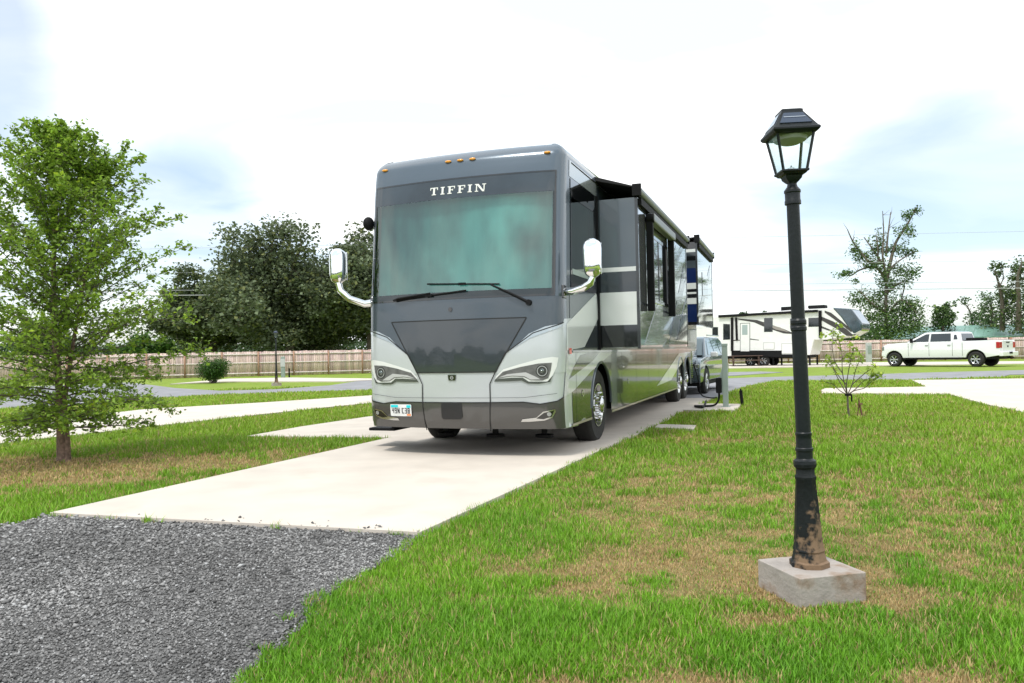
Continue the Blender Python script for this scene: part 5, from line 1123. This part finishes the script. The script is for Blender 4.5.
drawn_tree('tall_sparse_tree', 'tall storm-thinned tree with bare upper limbs behind the pickup truck', 886, 78,
    [(c7([(305, 690), (300, 560), (300, 400), (285, 300), (290, 200), (285, 95)]), .20, .03), (c7([(300, 420), (320, 330), (345, 240), (390, 170), (440, 80)]), .22, .05), (c7([(290, 330), (230, 330), (190, 290), (150, 235), (125, 180)]), .18, .04),
     (c7([(295, 400), (250, 350), (180, 365), (140, 390), (100, 380)]), .14, .04), (c7([(280, 330), (240, 270), (200, 215)]), .12, .04), (c7([(300, 300), (310, 200), (322, 100)]), .12, .04), (c7([(303, 470), (350, 430), (385, 425), (370, 500)]), .16, .05), (c7([(305, 560), (240, 520), (190, 470)]), .14, .05), (c7([(300, 580), (370, 500), (440, 560)]), .14, .05), (c7([(300, 380), (350, 330), (430, 280)]), .12, .04), (c7([(265, 330), (262, 250), (255, 200)]), .09, .03)],
    [(*c7([p[:2]])[0], p[2], p[3], p[4]) for p in ((440, 90, 6, 5, 2), (410, 140, 6, 8, 3), (370, 195, 8, 8, 4), (345, 270, 11, 6, 5), (410, 280, 8, 4, 3), (270, 215, 8, 7, 3), (260, 260, 7, 7, 3), (160, 270, 7, 7, 3), (190, 305, 9, 6, 4), (240, 340, 9, 6, 4), (120, 380, 8, 4, 2), (95, 395, 4, 5, 1), (155, 415, 4, 5, 1),
      (350, 370, 14, 7, 6), (400, 385, 9, 8, 5), (340, 420, 12, 8, 4), (285, 370, 8, 14, 5), (190, 500, 13, 9, 7), (250, 480, 10, 9, 4), (230, 540, 10, 8, 4), (300, 520, 9, 14, 6), (340, 580, 22, 16, 20), (400, 540, 14, 12, 12), (280, 610, 14, 16, 12), (420, 600, 10, 12, 10), (350, 640, 24, 12, 20), (300, 440, 8, 10, 4), (215, 590, 5, 6, 2))],
    31, (.10, .17, .06), .42, per=75, ls=.22)
drawn_tree('small_conifer', 'small solitary tree standing just behind the pickup roofline', 941, 80, [(c7([(560, 640), (560, 580), (572, 515)]), .16, .04)],
    [(*c7([p[:2]])[0], p[2], p[3], p[4]) for p in ((572, 530, 4, 5, 3), (550, 560, 8, 6, 5), (575, 585, 9, 7, 6), (540, 595, 7, 6, 4), (560, 615, 10, 5, 6))], 32, (.09, .15, .055), .2, per=70, ls=.26)
drawn_tree('thin_tree', 'thin pale tree leaning left over the green roof', 966, 84, [(c7([(690, 640), (690, 580), (670, 530), (640, 510)]), .12, .04)],
    [(*c7([p[:2]])[0], p[2], p[3], p[4]) for p in ((650, 500, 6, 4, 2), (620, 520, 4, 3, 1), (690, 580, 7, 7, 5), (735, 560, 8, 10, 6), (720, 600, 10, 8, 8), (740, 500, 8, 8, 3))], 33, (.10, .16, .07), .2, per=45, ls=.26)
drawn_tree('thin_tree', 'thin tree between the leaning tree and the tallest pair at the right edge', 988, 80, [(c7([(780, 640), (785, 560), (775, 500)]), .15, .05)],
    [(*c7([p[:2]])[0], p[2], p[3], p[4]) for p in ((780, 530, 8, 8, 5), (790, 580, 9, 10, 8), (775, 610, 9, 8, 8), (765, 490, 6, 5, 2))], 34, (.09, .14, .06), .2, per=36, ls=.24)
drawn_tree('bare_topped_tree', 'tree with a forked bare top at the right, left of the last tree', 1001, 76, [(c7([(830, 640), (830, 520), (815, 430), (795, 370)]), .25, .05), (c7([(815, 440), (835, 400), (825, 350)]), .08, .03)],
    [(*c7([p[:2]])[0], p[2], p[3], p[4]) for p in ((785, 345, 6, 5, 3), (825, 345, 4, 5, 3), (805, 380, 6, 4, 3), (820, 440, 5, 4, 2), (845, 480, 11, 9, 10), (835, 530, 9, 11, 10), (840, 590, 9, 11, 10), (860, 450, 8, 6, 5))], 35, (.09, .14, .055), .2, per=36, ls=.24)
drawn_tree('bare_topped_tree', 'leafy tree cut off by the right edge above the green roof', 1019, 74, [(c7([(905, 640), (905, 500), (900, 400), (920, 330)]), .28, .05)],
    [(*c7([p[:2]])[0], p[2], p[3], p[4]) for p in ((900, 365, 9, 6, 5), (880, 400, 6, 4, 3), (925, 350, 8, 9, 6), (910, 420, 9, 9, 7), (900, 480, 9, 8, 6), (905, 550, 11, 12, 14), (920, 600, 12, 12, 14), (960, 480, 12, 22, 20), (980, 600, 14, 20, 14))], 36, (.09, .14, .055), .2, per=36, ls=.24)
# distant tree belt
V = []
n = 110000; a = rng.uniform(R(-180), R(180), n); dd = rng.uniform(150, 175, n); hh = np.where(np.abs(a) < 1.1, 3.2+2.2*fbm(a*30, a*0+1), 3+10*fbm(a*14+9, a*0+1)); z = rng.random(n)**.7*hh
tag(leaves('tree_belt', np.stack([dd*np.sin(a), dd*np.cos(a), z], -1), .9, leafd_m, (.05, .085, .035), None, flat=.3), 'far low belt of green woods along the horizon', 'woods', kind='stuff')
# round shrub
x0, y0 = G(214.5, 383.2); t = thing('round_shrub', 'dense round green shrub on the far grass island', 'shrub', (x0, y0, 0)); r = np.random.default_rng(9); bm = bmesh.new(); pts = []
for i in range(26):
    a = i*2.4; p = limb(bm, (r.normal(0, .08), r.normal(0, .08), 0), (math.cos(a)*r.uniform(.1, .8), math.sin(a)*r.uniform(.1, .8), 1), r.uniform(.9, 1.25), .02, r, 4, wob=.1)
    for j in (2, 3, 4): q = r.normal(0, .13, (100, 3)); pts.append(np.array(p[j])+q)
obj('stems', bm, bark_g, t); pts = np.concatenate(pts); leaves('foliage', pts[pts[:, 2] > .12], .085, leaf_m, (.05, .12, .02), t, rs=r)
# sapling
x0, y0 = G(848.5, 418.5); t = thing('sapling', 'small thin sapling with sparse lime leaves in the lawn right of the lamp post', 'sapling', (x0, y0, 0)); r = np.random.default_rng(14); bm = bmesh.new(); pts = []
Wd = lambda u, v, o=0: (lambda q: Vector((q.x-x0, q.y-y0, q.z)))((lambda d: CAM+d*((y0+o)/d.y))(ray(u, v)))
c6 = lambda x, y: (820+x/6.21, 320+y/6.21)
tube(bm, [Wd(*c6(180, 615)), Wd(*c6(174, 540)), Wd(*c6(170, 470))], [.022, .017, .016], 6)
for k, pl in enumerate(([(170, 465), (125, 440), (80, 400), (20, 380)], [(170, 465), (120, 380), (80, 300), (40, 260)], [(170, 465), (140, 330), (135, 200), (110, 100)], [(170, 465), (165, 400), (180, 300), (195, 230), (210, 180)], [(170, 465), (200, 400), (225, 300), (260, 230)], [(175, 465), (230, 420), (270, 380), (360, 340)], [(170, 465), (210, 440), (280, 420), (330, 370), (385, 345)], [(140, 330), (90, 250), (75, 130), (95, 60)], [(165, 400), (110, 340), (60, 250)], [(200, 400), (280, 330), (340, 290)])):
    o1 = r.normal(0, .25); p = smooth_pts([Wd(*c6(*q), o1*i/len(pl)) for i, q in enumerate(pl)], 4); tube(bm, p, [.009*(1-.8*i/len(p))+.0015 for i in range(len(p))], 5)
    for i in range(len(p)//2, len(p)):
        for _ in range(2): s_ = limb(bm, p[i], Vector(r.normal(0, 1, 3))+Vector((0, 0, .6)), .12, .0022, r, 2); 
        if i > len(p)*.55:
            for _ in range(6): pts.append(tuple(p[i]+Vector(r.normal(0, .04, 3))))
for cx_, cy_, k in ((130, 40, 6), (125, 120, 14), (180, 150, 8), (180, 215, 8), (225, 210, 9), (15, 95, 6), (45, 240, 10), (155, 255, 4), (260, 230, 8), (330, 335, 5), (375, 340, 6), (80, 80, 4), (210, 110, 5)):
    for _ in range(k*2): pts.append(tuple(Wd(*c6(cx_+r.normal(0, 12), cy_+r.normal(0, 10)), r.normal(0, .2))))
obj('trunk', bm, bark_g, t); leaves('crown', pts, .068, leaf_m, (.30, .42, .06), t, rs=r)
bm = bmesh.new(); p = Wd(*c6(175, 465)); obox(bm, p, (.10, .05, .035)); obox(bm, p+Vector((.06, 0, -.06)), (.02, .02, .12)); obj('tree_tie', bm, mblack, t)
grass(); stones()
